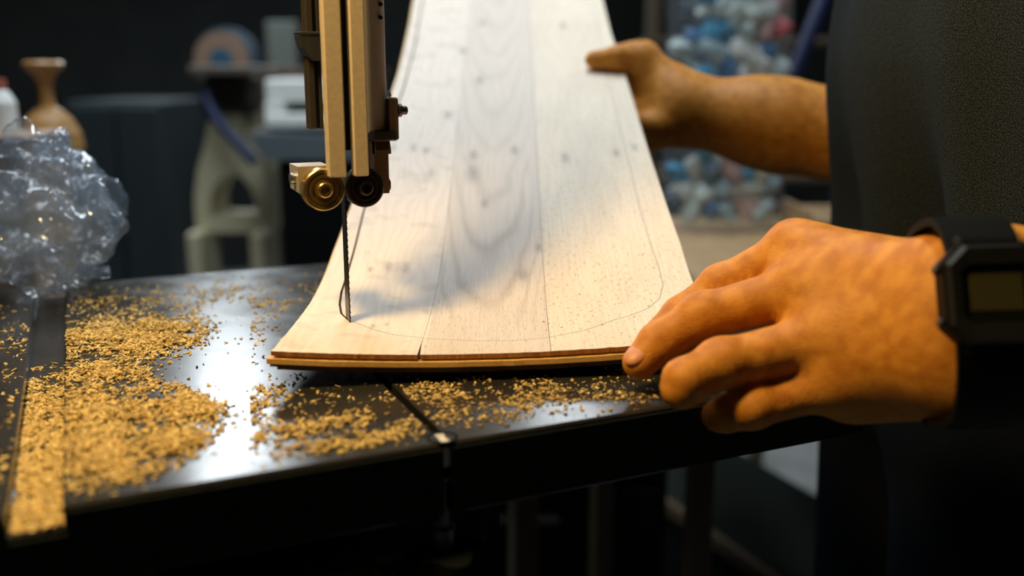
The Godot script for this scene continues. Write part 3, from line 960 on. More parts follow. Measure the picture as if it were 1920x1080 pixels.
# ------------------------------------------------------------------ sawdust: tens of thousands of small chips lying on the table, in the slot and on the board
func sawdust() -> void:
	var n := FastNoiseLite.new()
	n.seed = 31
	n.frequency = 1.0
	n.fractal_octaves = 4
	# blobs: pixel, spread across x and z in metres, weight
	var blobs := []
	for e in [[170, 640, .05, .05, 1.0], [260, 630, .045, .035, 1.1], [340, 625, .03, .03, .9], [200, 700, .05, .03, .8], [180, 770, .05, .03, 1.5], [280, 775, .045, .024, 1.6], [350, 775, .03, .016, 1.5], [400, 770, .02, .008, 1.2], [160, 850, .04, .02, 1.5], [260, 840, .04, .018, 1.3], [330, 835, .02, .014, .9], [200, 890, .04, .014, .7], [300, 560, .12, .04, .15],
			[520, 815, .012, .008, 1.3], [575, 838, .018, .008, 1.3], [510, 575, .05, .03, .16], [640, 795, .018, .008, 1.3], [690, 782, .014, .010, .8], [700, 822, .020, .010, .8], [760, 800, .016, .010, .5],
			[830, 728, .03, .009, .8], [920, 738, .05, .012, .45], [900, 770, .04, .014, .40], [1050, 733, .05, .010, .30], [1200, 740, .03, .014, .5], [1000, 770, .04, .01, .25], [600, 730, .06, .02, .06], [20, 640, .03, .05, .5], [30, 760, .03, .05, .7], [430, 700, .1, .12, .012]]:
		var p := py_(e[0], e[1])
		blobs.append([p.x, p.z, e[2], e[3], e[4]])
	var xs: Array[Transform3D] = []
	var cols: Array[Color] = []
	var dense := func(x: float, z: float) -> float:
		var s := 0.0
		for b in blobs:
			var dx: float = (x - b[0]) / b[2]
			var dz: float = (z - b[1]) / b[3]
			var q := dx * dx + dz * dz
			if q < 5.0:
				s += b[4] * exp(-q * 1.2)
		var c := n.get_noise_2d(x * 26.0, z * 26.0)
		var f := n.get_noise_2d(x * 150.0 + 40.0, z * 150.0)
		var v := Vector3(x, TOP, z) - C
		var ax := 960.0 + F * v.dot(Rt) / v.dot(fwd)
		var ay := 540.0 - F * v.dot(upv) / v.dot(fwd)
		if x < SX0:
			s *= 0.10
		elif ax < 470.0 and ay > 570.0:      # the drift's ragged right-hand border
			var lim := 0.0
			var B := [[570, 400], [620, 400], [655, 385], [680, 315], [705, 310], [735, 385], [765, 425], [800, 435], [850, 390], [880, 345], [905, 300], [940, 220]]
			for i in B.size() - 1:
				if ay >= B[i][0] and ay <= B[i + 1][0]:
					lim = lerpf(B[i][1], B[i + 1][1], (ay - B[i][0]) / float(B[i + 1][0] - B[i][0]))
			s *= 0.03 + 0.97 * smoothstep(18.0, -30.0, ax - lim + 55.0 * c + 30.0 * f)
		return s * clampf(0.62 + 1.3 * c + 1.1 * f, 0.03, 2.0)
	var put := func(p: Vector3, up: Vector3, sz: float) -> void:
		var bs := Basis(Vector3.UP, rng.randf() * TAU) * Basis(Vector3.RIGHT, rng.randfn(0.0, 0.35)) * Basis(Vector3.BACK, rng.randfn(0.0, 0.35))
		var L := (0.0007 + 0.0026 * pow(rng.randf(), 2.0)) * sz
		var wd := minf(L * rng.randf_range(0.3, 0.8), 0.0011)
		var q := Quaternion(Vector3.UP, up)
		xs.append(Transform3D(Basis(q) * bs * Basis.from_scale(Vector3(L, wd * rng.randf_range(0.25, 0.6), wd)), p))
		var k := rng.randf_range(0.55, 1.15)
		cols.append(Color(0.74 * k, 0.53 * k, 0.18 * k))
	var tries := 0
	while xs.size() < 26000 and tries < 420000:
		tries += 1
		var x := rng.randf_range(TX0, TX1)
		var z := rng.randf_range(TZ0 + 0.02, TZ1 - 0.001)
		if (x > SX0 - 0.001 and x < SX1 + 0.001) or (absf(x - KX) < 0.003 and z > 0.0):
			continue
		var s: float = dense.call(x, z)
		if rng.randf() < s * 0.46:
			put.call(Vector3(x, TOP + 0.0003 + rng.randf() * 0.0014 * minf(s, 1.6), z), Vector3.UP, 1.0 if x < -0.02 else 0.75)
	# the mitre slot fills up towards its near end
	tries = 0
	while tries < 26000:
		tries += 1
		var x := rng.randf_range(SX0 + 0.0006, SX1 - 0.0006)
		var z := rng.randf_range(-0.10, TZ1 - 0.002)
		var s := smoothstep(-0.07, 0.07, z) * clampf(0.75 + 1.2 * n.get_noise_2d(x * 60.0, z * 40.0), 0.1, 1.3)
		if rng.randf() < s * 0.5:
			put.call(Vector3(x, TOP - 0.0092 + rng.randf() * 0.0016 * s, z), Vector3.UP, 1.0)
	# a few crumbs on the board's cream strip and along the cut
	for k in 150:
		var q := hit(rng.randf_range(1010, 1230), rng.randf_range(430, 636))
		put.call(W(q.x, q.y, Hb(q.x, q.y) + 0.0002), Vector3.UP, 0.36)
	var mb := Mb.new()
	mb.box(Vector3.ZERO, Vector3.ONE, 0.0)
	var bm := BoxMesh.new()
	bm.size = Vector3.ONE
	bm.material = M.dust
	var mm := MultiMesh.new()
	mm.transform_format = MultiMesh.TRANSFORM_3D
	mm.use_colors = true
	mm.mesh = bm
	mm.instance_count = xs.size()
	for i in xs.size():
		mm.set_instance_transform(i, xs[i])
		mm.set_instance_color(i, cols[i])
	var o := MultiMeshInstance3D.new()
	o.name = "sawdust"
	o.multimesh = mm
	add_child(o)
	o.set_meta("label", "golden sawdust scattered over the saw table and in its slot")
	o.set_meta("category", "sawdust")
	o.set_meta("kind", "stuff")
	print("chips ", xs.size())

# ------------------------------------------------------------------ the saw's own work lamp, left of the picture: a shade, a bulb and a gooseneck from the column
func work_lamp() -> void:
	var at := Vector3(-0.24, 1.555, 0.150)
	var aim := Vector3(-0.02, 1.0, 0.10)
	var dir := (aim - at).normalized()
	var t := thing("work_lamp", "gooseneck work lamp with metal shade clamped to the saw column", "lamp", Vector3(-0.40, 1.55, 0.068))
	var mb := Mb.new()
	mb.lathe([Vector2(0.012, -0.070), Vector2(0.026, -0.066), Vector2(0.038, -0.04), Vector2(0.060, 0.0), Vector2(0.0585, 0.0), Vector2(0.0365, -0.04), Vector2(0.024, -0.064)], at, dir, 28)
	part(t, "lamp_shade", mb, mat(lin(0.25, 0.25, 0.24), 0.4, 0.6))
	mb = Mb.new()
	mb.ball(at - dir * 0.022, Vector3.ONE * 0.017)
	var g := mat(lin(0.9, 0.7, 0.4), 0.4)
	g.emission_enabled = true
	g.emission = Color(1.0, 0.84, 0.56)
	g.emission_energy_multiplier = 2.0
	part(t, "bulb", mb, g)
	mb = Mb.new()
	var pts := []
	var rad := []
	var a := Vector3(-0.40, 1.55, 0.068)
	for i in 15:
		var s := i / 14.0
		pts.append(a.bezier_interpolate(a + Vector3(0.0, 0.02, 0.12), at - dir * 0.14 + Vector3(-0.02, 0.01, 0.02), at - dir * 0.068, s))
		rad.append(0.006)
	mb.tube(pts, rad, 10)
	part(t, "gooseneck", mb, M.dark_steel)
	var l := SpotLight3D.new()
	l.light_energy = 0.43
	l.light_color = Color(1.0, 0.84, 0.56)
	l.light_size = 0.055
	l.spot_angle = 66.0
	l.spot_angle_attenuation = 0.5
	l.spot_range = 12.0
	l.spot_attenuation = 2.0
	l.shadow_enabled = true
	add_child(l)
	l.global_position = at + dir * 0.004
	l.look_at(aim, Vector3.UP)

# ------------------------------------------------------------------ the person at the saw
func person() -> void:
	var t := thing("person", "person in a charcoal t-shirt and dark jeans guiding the board with both hands", "person", W(0.38, 0.72, 0.0))
	var body := Mb.new()
	# joints of the near hand, from the picture and depths that keep a hand's proportions
	var mI := pd(1490, 468, .500)
	var mM := pd(1500, 545, .482)
	var mR := pd(1535, 640, .466)
	var mP := pd(1560, 722, .464)
	var pI := pd(1352, 537, .512)
	var dI := pd(1275, 590, .512)
	var tI := pd(1238, 622, .505)
	var pM := pd(1318, 594, .490)
	var dM := pd(1236, 643, .490)
	var tM := pd(1199, 680, .486)
	var pR := pd(1352, 682, .461)
	var dR := pd(1284, 714, .453)
	var tR := pd(1276, 732, .453)
	var pP := pd(1410, 764, .462)
	var dP := pd(1360, 776, .468)
	var tP := pd(1345, 780, .472)
	var wA := pd(1825, 518, .432)
	var wB := pd(1825, 694, .430)
	var fA := Field.new(W(0.02, 0.36, 0.94), W(0.02, 0.36, 0.94) + Vector3(0.01, 0.01, 0.01), 0.0024)
	var all := [mI, mM, mR, mP, pI, dI, tI, pM, dM, tM, pR, dR, tR, pP, dP, tP, wA, wB, W(0.46, 0.40, 1.07)]
	fA = field_round(all, 0.05, 0.0026)
	var k := 0.007
	var cI := pd(1765, 530, .440)
	var cM := pd(1775, 575, .433)
	var cR := pd(1775, 635, .428)
	var cP := pd(1765, 685, .434)
	fA.chain([cI, mI], [0.0165, 0.0140], 0.016)
	fA.chain([cM, mM], [0.0165, 0.0145], 0.016)
	fA.chain([cR, mR], [0.0165, 0.0140], 0.016)
	fA.chain([cP, mP], [0.0165, 0.0135], 0.016)
	# flesh between the bones, ball of the thumb and the outer edge of the hand
	var inw := ray(1600, 600).normalized()
	fA.cap(cI + inw * 0.012, mI + inw * 0.010, 0.014, 0.012, 0.012)
	fA.cap(cM + inw * 0.014, mM + inw * 0.012, 0.016, 0.013, 0.012)
	fA.cap(cR + inw * 0.012, mR + inw * 0.010, 0.016, 0.012, 0.012)
	fA.cap((cI + cM) / 2, (mI + mM) / 2, 0.0155, 0.0125, 0.010)
	fA.cap((cM + cR) / 2, (mM + mR) / 2, 0.0155, 0.0125, 0.010)
	fA.cap((cR + cP) / 2, (mR + mP) / 2, 0.0155, 0.0125, 0.010)
	fA.cap(pd(1745, 722, .446), pd(1600, 742, .470), 0.0160, 0.0140, 0.012)
	fA.cap(pd(1730, 580, .462), pd(1590, 575, .505), 0.018, 0.014, 0.014)
	# knuckles and tendons
	for e in [[mI, cI], [mM, cM], [mR, cR], [mP, cP]]:
		var q: Vector3 = e[0] - inw * 0.0042 + Vector3.UP * 0.002
		fA.cap(q, q + (e[1] - e[0]) * 0.08, 0.0102, 0.0095, 0.012)
	# fingers
	k = 0.0045
	fA.chain([mI, pI, dI, tI], [0.0125, 0.0104, 0.0092, 0.0080], k)
	fA.chain([mM, pM, dM, tM], [0.0134, 0.0116, 0.0104, 0.0089], k)
	fA.chain([mR, pR, dR, tR], [0.0132, 0.0114, 0.0104, 0.0092], k)
	fA.chain([mP, pP, dP, tP], [0.0112, 0.0096, 0.0086, 0.0078], k)
	for e in [[pI, 0.0104], [pM, 0.0112], [pR, 0.0108], [pP, 0.0092]]:
		var q: Vector3 = e[0] - inw * 0.0010 + Vector3.UP * 0.0008
		fA.cap(q, q, e[1] * 0.97, e[1] * 0.97, 0.006)
	# thumb, folded behind the fingers against the board's end
	fA.chain([pd(1720, 585, .465), pd(1590, 560, .516), pd(1500, 560, .535), pd(1430, 575, .540)], [0.017, 0.0125, 0.0105, 0.0085], 0.008)
	# wrist and forearm
	var elbow := W(0.46, 0.40, 1.062)
	fA.cap(cI.lerp(cM, 0.3), wA, 0.019, 0.0205, 0.016)
	fA.cap(cP.lerp(cR, 0.3), wB, 0.018, 0.0205, 0.016)
	fA.cap((cM + cR) / 2, (wA + wB) / 2, 0.019, 0.020, 0.014)
	fA.cap(wA, elbow + Vector3(0, 0.008, 0), 0.0205, 0.036, 0.018)
	fA.cap(wB, elbow - Vector3(0, 0.008, 0), 0.0205, 0.036, 0.018)
	fA.into(body)
	# far hand: thumb on the board, fingers under its edge
	var q0 := hit(1112, 132)
	var q1 := hit(1160, 132)
	var tT := W(q0.x, q0.y, Hb(q0.x, q0.y) + 0.0098)
	var iT := W(q1.x, q1.y, Hb(q1.x, q1.y) + 0.0115)
	var dz := (tT - C).dot(fwd)
	var mT := pd(1204, 116, dz + 0.0)
	var wF := pd(1275, 205, dz - 0.005)
	var eF := W(0.40, 0.845, 1.085)
	var fB := field_round([tT, iT, mT, wF, eF, pd(1120, 260, dz), pd(1230, 330, dz)], 0.055, 0.0036)
	fB.chain([pd(1250, 168, dz), mT, iT, tT], [0.021, 0.0165, 0.0108, 0.0085], 0.008)
	fB.cap(pd(1185, 102, dz), pd(1210, 104, dz), 0.0105, 0.0115, 0.01)
	# palm seen edge on, then the fingers bent under the board
	fB.cap(wF, pd(1212, 190, dz + 0.012), 0.026, 0.024, 0.014)
	fB.cap(wF, pd(1225, 240, dz - 0.008), 0.025, 0.021, 0.014)
	fB.cap(pd(1250, 170, dz), pd(1205, 150, dz + 0.005), 0.024, 0.018, 0.014)
	var under := func(px: float, depth: float, gap: float) -> Vector3:
		var q := hit(px, 190)
		var e := (depth - q.y)
		return W(q.x, depth, Hb(q.x, depth) - 0.0105 - gap)
	var fi := 0
	for e in [[dz + 0.035, 0.0098], [dz + 0.012, 0.0102], [dz - 0.010, 0.0098], [dz - 0.032, 0.0086]]:
		var kn := W(0.137, e[0] + 0.02, Hb(0.11, e[0] + 0.02) - 0.038)
		var p2 := W(0.112, e[0] + 0.02, Hb(0.10, e[0] + 0.02) - 0.034)
		var p3 := W(0.082, e[0] + 0.02, Hb(0.08, e[0] + 0.02) - 0.0105 - e[1] - 0.001)
		var p4 := W(0.060, e[0] + 0.02, Hb(0.06, e[0] + 0.02) - 0.0105 - e[1])
		fB.chain([kn, p2, p3, p4], [e[1] * 1.25, e[1] * 1.1, e[1], e[1] * 0.85], 0.005)
		fB.cap(wF, kn, 0.022, e[1] * 1.3, 0.014)
		fi += 1
	fB.cap(wF, wF.lerp(eF, 0.35), 0.030, 0.037, 0.016, Vector3.UP, 1.06)
	fB.cap(wF.lerp(eF, 0.30), wF.lerp(eF, 0.8), 0.0355, 0.044, 0.02, Vector3.UP, 1.08)
	fB.cap(wF.lerp(eF, 0.8), eF, 0.044, 0.040, 0.02)
	fB.into(body)
	# trunk, upper arms, neck, legs: under the clothes
	var LS := W(0.38, 0.545, 1.43)
	var RS := W(0.38, 0.895, 1.43)
	var fC := Field.new(W(0.38, 0.72, 0.0) - Vector3(0.36, -0.04, 0.36), W(0.38, 0.72, 1.62) + Vector3(0.36, 0, 0.36), 0.018)
	fC.cap(W(0.400, 0.72, 0.98), W(0.398, 0.72, 1.34), 0.085, 0.090, 0.04, Fw, 1.3)
	fC.cap(LS, RS, 0.046, 0.046, 0.03)
	fC.cap(W(0.37, 0.72, 1.42), W(0.345, 0.72, 1.57), 0.055, 0.052, 0.03)
	fC.cap(LS, elbow, 0.044, 0.040, 0.03)
	fC.cap(RS, eF, 0.044, 0.042, 0.03)
	for s in [0.63, 0.81]:
		fC.cap(W(0.38, s, 0.92), W(0.37, s, 0.50), 0.075, 0.055, 0.04)
		fC.cap(W(0.37, s, 0.50), W(0.40, s, 0.09), 0.052, 0.036, 0.03)
	fC.into(body)
	# head, bent towards the blade
	var hc := W(0.315, 0.715, 1.675)
	var fr := (-Rt - Vector3.UP * 0.35).normalized()
	var hu := (Vector3.UP - fr * fr.dot(Vector3.UP)).normalized()
	var hs := fr.cross(hu)
	var fH := field_round([hc, hc + hu * 0.06, W(0.345, 0.72, 1.52)], 0.15, 0.006)
	fH.cap(hc + hu * 0.025 - fr * 0.015, hc + hu * 0.028 + fr * 0.012, 0.078, 0.076, 0.02)
	fH.cap(hc - hu * 0.03 + fr * 0.02, hc - hu * 0.085 + fr * 0.045, 0.062, 0.036, 0.03)
	fH.cap(hc + hu * 0.004 + fr * 0.085, hc - hu * 0.030 + fr * 0.103, 0.008, 0.012, 0.012)
	fH.cap(hc - hu * 0.058 + fr * 0.082 - hs * 0.018, hc - hu * 0.058 + fr * 0.082 + hs * 0.018, 0.007, 0.007, 0.008)
	for s in [-1.0, 1.0]:
		fH.cap(hc + hu * 0.005 + fr * 0.088 + hs * s * 0.032, hc + hu * 0.005 + fr * 0.09 + hs * s * 0.030, 0.012, 0.012, 0.01, Vector3.ZERO, 1.0, true)
		fH.cap(hc + hu * 0.012 + hs * s * 0.078, hc - hu * 0.022 + hs * s * 0.076, 0.015, 0.009, 0.006, fr, 0.7)
	fH.cap(W(0.365, 0.72, 1.46), hc - hu * 0.04 - fr * 0.02, 0.058, 0.055, 0.03)
	fH.into(body)
	var skin := part(t, "body", body, M.skin)
	# nails
	var nm := Mb.new()
	var ax2 := (tM - dM).normalized()
	var out2 := (-Rt * 0.75 - Fw * 0.65 + Vector3.UP * 0.10).normalized()
	out2 = (out2 - ax2 * out2.dot(ax2)).normalized()
	nm.ball(tM + out2 * 0.0068 + ax2 * 0.0005, Vector3(0.0054, 0.0024, 0.0066), Basis(ax2.cross(out2), out2, -ax2), 20, 10)
	part(skin, "fingernail", nm, M.nail)
	# eyes and hair
	for s in [-1.0, 1.0]:
		nm = Mb.new()
		nm.ball(hc + hu * 0.005 + fr * 0.071 + hs * s * 0.031, Vector3.ONE * 0.012)
		part(skin, "eye", nm, mat(lin(0.7, 0.68, 0.64), 0.2))
	var fK := field_round([hc + hu * 0.05], 0.13, 0.007)
	fK.cap(hc + hu * 0.040 - fr * 0.030, hc + hu * 0.046 + fr * 0.004, 0.080, 0.076, 0.02)
	fK.cap(hc - hu * 0.03 - fr * 0.035, hc + hu * 0.03 - fr * 0.03, 0.062, 0.072, 0.02)
	nm = Mb.new()
	fK.into(nm)
	part(t, "hair", nm, M.hair)
	# shirt
	var fS := Field.new(W(0.38, 0.72, 0.86) - Vector3(0.33, 0, 0.33), W(0.38, 0.72, 1.56) + Vector3(0.33, 0, 0.33), 0.0095)
	fS.cap(W(0.398, 0.72, 0.985), W(0.386, 0.72, 1.17), 0.118, 0.126, 0.05, Fw, 1.28)
	fS.cap(W(0.386, 0.72, 1.17), W(0.386, 0.72, 1.36), 0.128, 0.118, 0.05, Fw, 1.32)
	fS.cap(LS, RS, 0.066, 0.066, 0.06)
	fS.cap(W(0.37, 0.72, 1.43), W(0.36, 0.72, 1.49), 0.075, 0.066, 0.03)
	fS.cap(LS, LS.lerp(elbow, 0.62), 0.068, 0.062, 0.11)
	fS.cap(RS, RS.lerp(eF, 0.62), 0.068, 0.062, 0.04)
	# soft folds hanging from the chest down the side
	for e in [[1.30, 0.62, 1.00, 0.58, 0.2725], [1.28, 0.70, 0.98, 0.69, 0.2675], [1.24, 0.79, 0.96, 0.80, 0.2725], [1.32, 0.56, 1.05, 0.545, 0.297]]:
		fS.cap(W(e[4] + 0.012, e[1], e[0]), W(e[4] + 0.012, e[3], e[2]), 0.008, 0.012, 0.05)
	nm = Mb.new()
	fS.into(nm)
	part(t, "shirt", nm, M.shirt, "charcoal t-shirt dusted with fine wood fibres")
	# jeans and shoes
	var fJ := Field.new(W(0.38, 0.72, 0.05) - Vector3(0.3, 0, 0.3), W(0.38, 0.72, 1.03) + Vector3(0.3, 0, 0.3), 0.013)
	fJ.cap(W(0.385, 0.65, 0.955), W(0.385, 0.79, 0.955), 0.118, 0.118, 0.05)
	for s in [0.635, 0.805]:
		fJ.cap(W(0.375, s, 0.90), W(0.36, s, 0.50), 0.100, 0.072, 0.04)
		fJ.cap(W(0.36, s, 0.50), W(0.39, s, 0.10), 0.070, 0.056, 0.03)
	nm = Mb.new()
	fJ.into(nm)
	part(t, "jeans", nm, M.jeans)
	for s in [0.635, 0.805]:
		nm = Mb.new()
		var fZ := field_round([W(0.40, s, 0.05), W(0.24, s, 0.03)], 0.07, 0.008)
		fZ.cap(W(0.42, s, 0.042), W(0.26, s, 0.034), 0.042, 0.034, 0.02, Fw, 1.15)
		fZ.cap(W(0.40, s, 0.05), W(0.40, s, 0.10), 0.046, 0.046, 0.02)
		fZ.into(nm)
		part(t, "shoe", nm, M.black)

func field_round(pts: Array, margin: float, cell: float) -> Field:
	var lo: Vector3 = pts[0]
	var hi: Vector3 = pts[0]
	for p: Vector3 in pts:
		lo = lo.min(p)
		hi = hi.max(p)
	return Field.new(lo - Vector3.ONE * margin, hi + Vector3.ONE * margin, cell)

# ------------------------------------------------------------------ the digital watch on the near wrist
func wrist_watch() -> void:
	var wc := (pd(1878, 518, .430) + pd(1878, 690, .418)) / 2
	var ax := (W(0.46, 0.40, 1.062) - (pd(1825, 518, .432) + pd(1825, 690, .420)) / 2).normalized()   # along the forearm
	var face := (C - pd(1868, 548, .39)).normalized() + Vector3.UP * 0.12
	face = (face - ax * face.dot(ax)).normalized()
	var up2 := face.cross(ax).normalized()
	if up2.y < 0:
		up2 = -up2
	var cc := pd(1870, 550, .390)
	var t := thing("wrist_watch", "chunky black digital watch on the wrist nearest the saw table's corner", "watch", cc)
	var X := Transform3D(Basis(ax, up2, face), cc)
	# strap: a flattened band round the wrist
	var mb := Mb.new()
	var ring := []
	for i in 48:
		var a := TAU * i / 48.0
		ring.append([signf(cos(a)) * pow(absf(cos(a)), 0.7), signf(sin(a)) * pow(absf(sin(a)), 0.7)])
	var wv := (wc - cc)
	var ctr := Vector3(0, wv.dot(up2), wv.dot(face))
	mb.X = X
	for i in 48:
		var p: Array = ring[i]
		var q: Array = ring[(i + 1) % 48]
		for e in [[1.0, 1], [0.92, -1]]:
			var A := ctr + Vector3(0, p[1] * 0.0465 * e[0], p[0] * 0.0305 * e[0])
			var B := ctr + Vector3(0, q[1] * 0.0465 * e[0], q[0] * 0.0305 * e[0])
			var n0 := Vector3(0, p[1], p[0]) * float(e[1])
			var n1 := Vector3(0, q[1], q[0]) * float(e[1])
			var h := Vector3(0.0150, 0, 0)
			mb.squad(A - h, A + h, B + h, B - h, n0, n0, n1, n1)
		for s in [-0.0150, 0.0150]:
			var h := Vector3(s, 0, 0)
			mb.quad(ctr + h + Vector3(0, p[1] * 0.0465, p[0] * 0.0305), ctr + h + Vector3(0, q[1] * 0.0465, q[0] * 0.0305), ctr + h + Vector3(0, q[1] * 0.0465, q[0] * 0.0305) * 0.92, ctr + h + Vector3(0, p[1] * 0.0465, p[0] * 0.0305) * 0.92, Vector3(s, 0, 0))
	part(t, "strap", mb, M.resin)
	mb = Mb.new()
	mb.X = X
	var oct := func(wx: float, wy: float, c: float) -> PackedVector2Array:
		return PackedVector2Array([Vector2(-wx + c, -wy), Vector2(wx - c, -wy), Vector2(wx, -wy + c), Vector2(wx, wy - c), Vector2(wx - c, wy), Vector2(-wx + c, wy), Vector2(-wx, wy - c), Vector2(-wx, -wy + c)])
	mb.prism(oct.call(0.0205, 0.0215, 0.008), Vector3(0, 0, -0.010), Vector3.RIGHT, Vector3.UP, Vector3(0, 0, 0.009))
	mb.box(Vector3(0, 0.020, -0.007), Vector3(0.026, 0.010, 0.008), 0.002, Basis(Vector3.RIGHT, -0.5))
	mb.box(Vector3(0, -0.020, -0.007), Vector3(0.026, 0.010, 0.008), 0.002, Basis(Vector3.RIGHT, 0.5))
	var ca := part(t, "watch_case", mb, M.resin)
	mb = Mb.new()
	mb.X = X
	# bezel ring of eight bevelled pieces around the screen
	var o8: PackedVector2Array = oct.call(0.0195, 0.0205, 0.0075)
	var m8: PackedVector2Array = oct.call(0.0180, 0.0188, 0.0070)
	var i8: PackedVector2Array = oct.call(0.0140, 0.0120, 0.0030)
	for i in 8:
		var j := (i + 1) % 8
		var v3 := func(p: Vector2, z: float) -> Vector3: return Vector3(p.x, p.y, z)
		mb.quad(v3.call(o8[i], -0.001), v3.call(o8[j], -0.001), v3.call(m8[j], 0.0018), v3.call(m8[i], 0.0018), Vector3(o8[i].x + o8[j].x, o8[i].y + o8[j].y, 0.01))
		mb.quad(v3.call(m8[i], 0.0018), v3.call(m8[j], 0.0018), v3.call(i8[j], 0.0012), v3.call(i8[i], 0.0012), Vector3(0, 0, 1))
		mb.quad(v3.call(i8[i], 0.0012), v3.call(i8[j], 0.0012), v3.call(i8[j], -0.0012), v3.call(i8[i], -0.0012), -Vector3(i8[i].x + i8[j].x, i8[i].y + i8[j].y, 0))
	part(t, "bezel", mb, mat(lin(0.010, 0.010, 0.009), 0.35))
	mb = Mb.new()
	mb.X = X
	mb.box(Vector3(0, 0, -0.0010), Vector3(0.0284, 0.0244, 0.0010), 0.0003)
	var gl := part(t, "watch_glass", mb, mat(lin(0.008, 0.008, 0.007), 0.15))
	mb = Mb.new()
	mb.X = X
	mb.box(Vector3(0, 0.0006, -0.0005), Vector3(0.0210, 0.0150, 0.0006), 0.0001)
	part(gl, "lcd_panel", mb, mat(lin(0.045, 0.040, 0.012), 0.3), "dull olive liquid crystal panel")
	for e in [[-0.0208, 0.011], [-0.0208, -0.011], [0.0208, 0.011], [0.0208, -0.011]]:
		mb = Mb.new()
		mb.X = X
		mb.cyl(Vector3(e[0], e[1], -0.0055), Vector3(e[0] + signf(e[0]) * 0.0018, e[1], -0.0055), 0.0022, 12, 0.0004)
		part(ca, "push_button", mb, M.dark_steel)

# ------------------------------------------------------------------ things around the saw
# a box whose front face covers a pixel rectangle at a depth, `deep` metres thick behind it
func slab(mb: Mb, x0: float, y0: float, x1: float, y1: float, depth: float, deep: float, bev := 0.004) -> void:
	var cx := (x0 + x1) / 2
	var p := pd(cx, y0, depth)
	var q := pd(cx, y1, depth)
	var a := pd(x0, (y0 + y1) / 2, depth)
	var b := pd(x1, (y0 + y1) / 2, depth)
	var c := Vector3((a.x + b.x) / 2, (p.y + q.y) / 2, (a.z + b.z) / 2) + Fw * deep * 0.5
	mb.box(c, Vector3((b - a).length(), p.y - q.y, deep), bev, Basis(Rt, Vector3.UP, -Fw))
# the same, from the pixel row y0 down to a height
func slab_to(mb: Mb, x0: float, y0: float, x1: float, floor_y: float, depth: float, deep: float, bev := 0.004) -> void:
	var p := pd((x0 + x1) / 2, y0, depth)
	var a := pd(x0, y0, depth)
	var b := pd(x1, y0, depth)
	mb.box(Vector3(p.x, (p.y + floor_y) / 2, p.z) + Fw * deep * 0.5, Vector3((b - a).length(), p.y - floor_y, deep), bev, Basis(Rt, Vector3.UP, -Fw))
func bench(called: String, label: String, r0: float, r1: float, d0: float, d1: float, h: float, top: Material) -> void:
	var t := thing(called, label, "workbench", W((r0 + r1) / 2, (d0 + d1) / 2, 0))
	var bs := Basis(Rt, Vector3.UP, -Fw)
	var n := 4
	for i in n:
		var mb := Mb.new()
		var w := (d1 - d0) / n
		mb.box(W((r0 + r1) / 2, d0 + w * (i + 0.5), h - 0.02), Vector3(r1 - r0, 0.04, w - 0.003), 0.003, bs)
		part(t, "plank", mb, top)
	for e in [[r0 + 0.30, d0 + 0.05], [r1 - 0.05, d0 + 0.05], [r0 + 0.50, d1 - 0.05], [r1 - 0.05, d1 - 0.05]]:
		var mb := Mb.new()
		mb.box(W(e[0], e[1], (h - 0.04) / 2), Vector3(0.07, h - 0.04, 0.07), 0.004, bs)
		part(t, "leg", mb, top)
	var mb2 := Mb.new()
	mb2.box(W((r0 + r1) / 2, d1 - 0.05, h - 0.09), Vector3(r1 - r0 - 0.1, 0.09, 0.03), 0.003, bs)
	part(t, "apron", mb2, top)

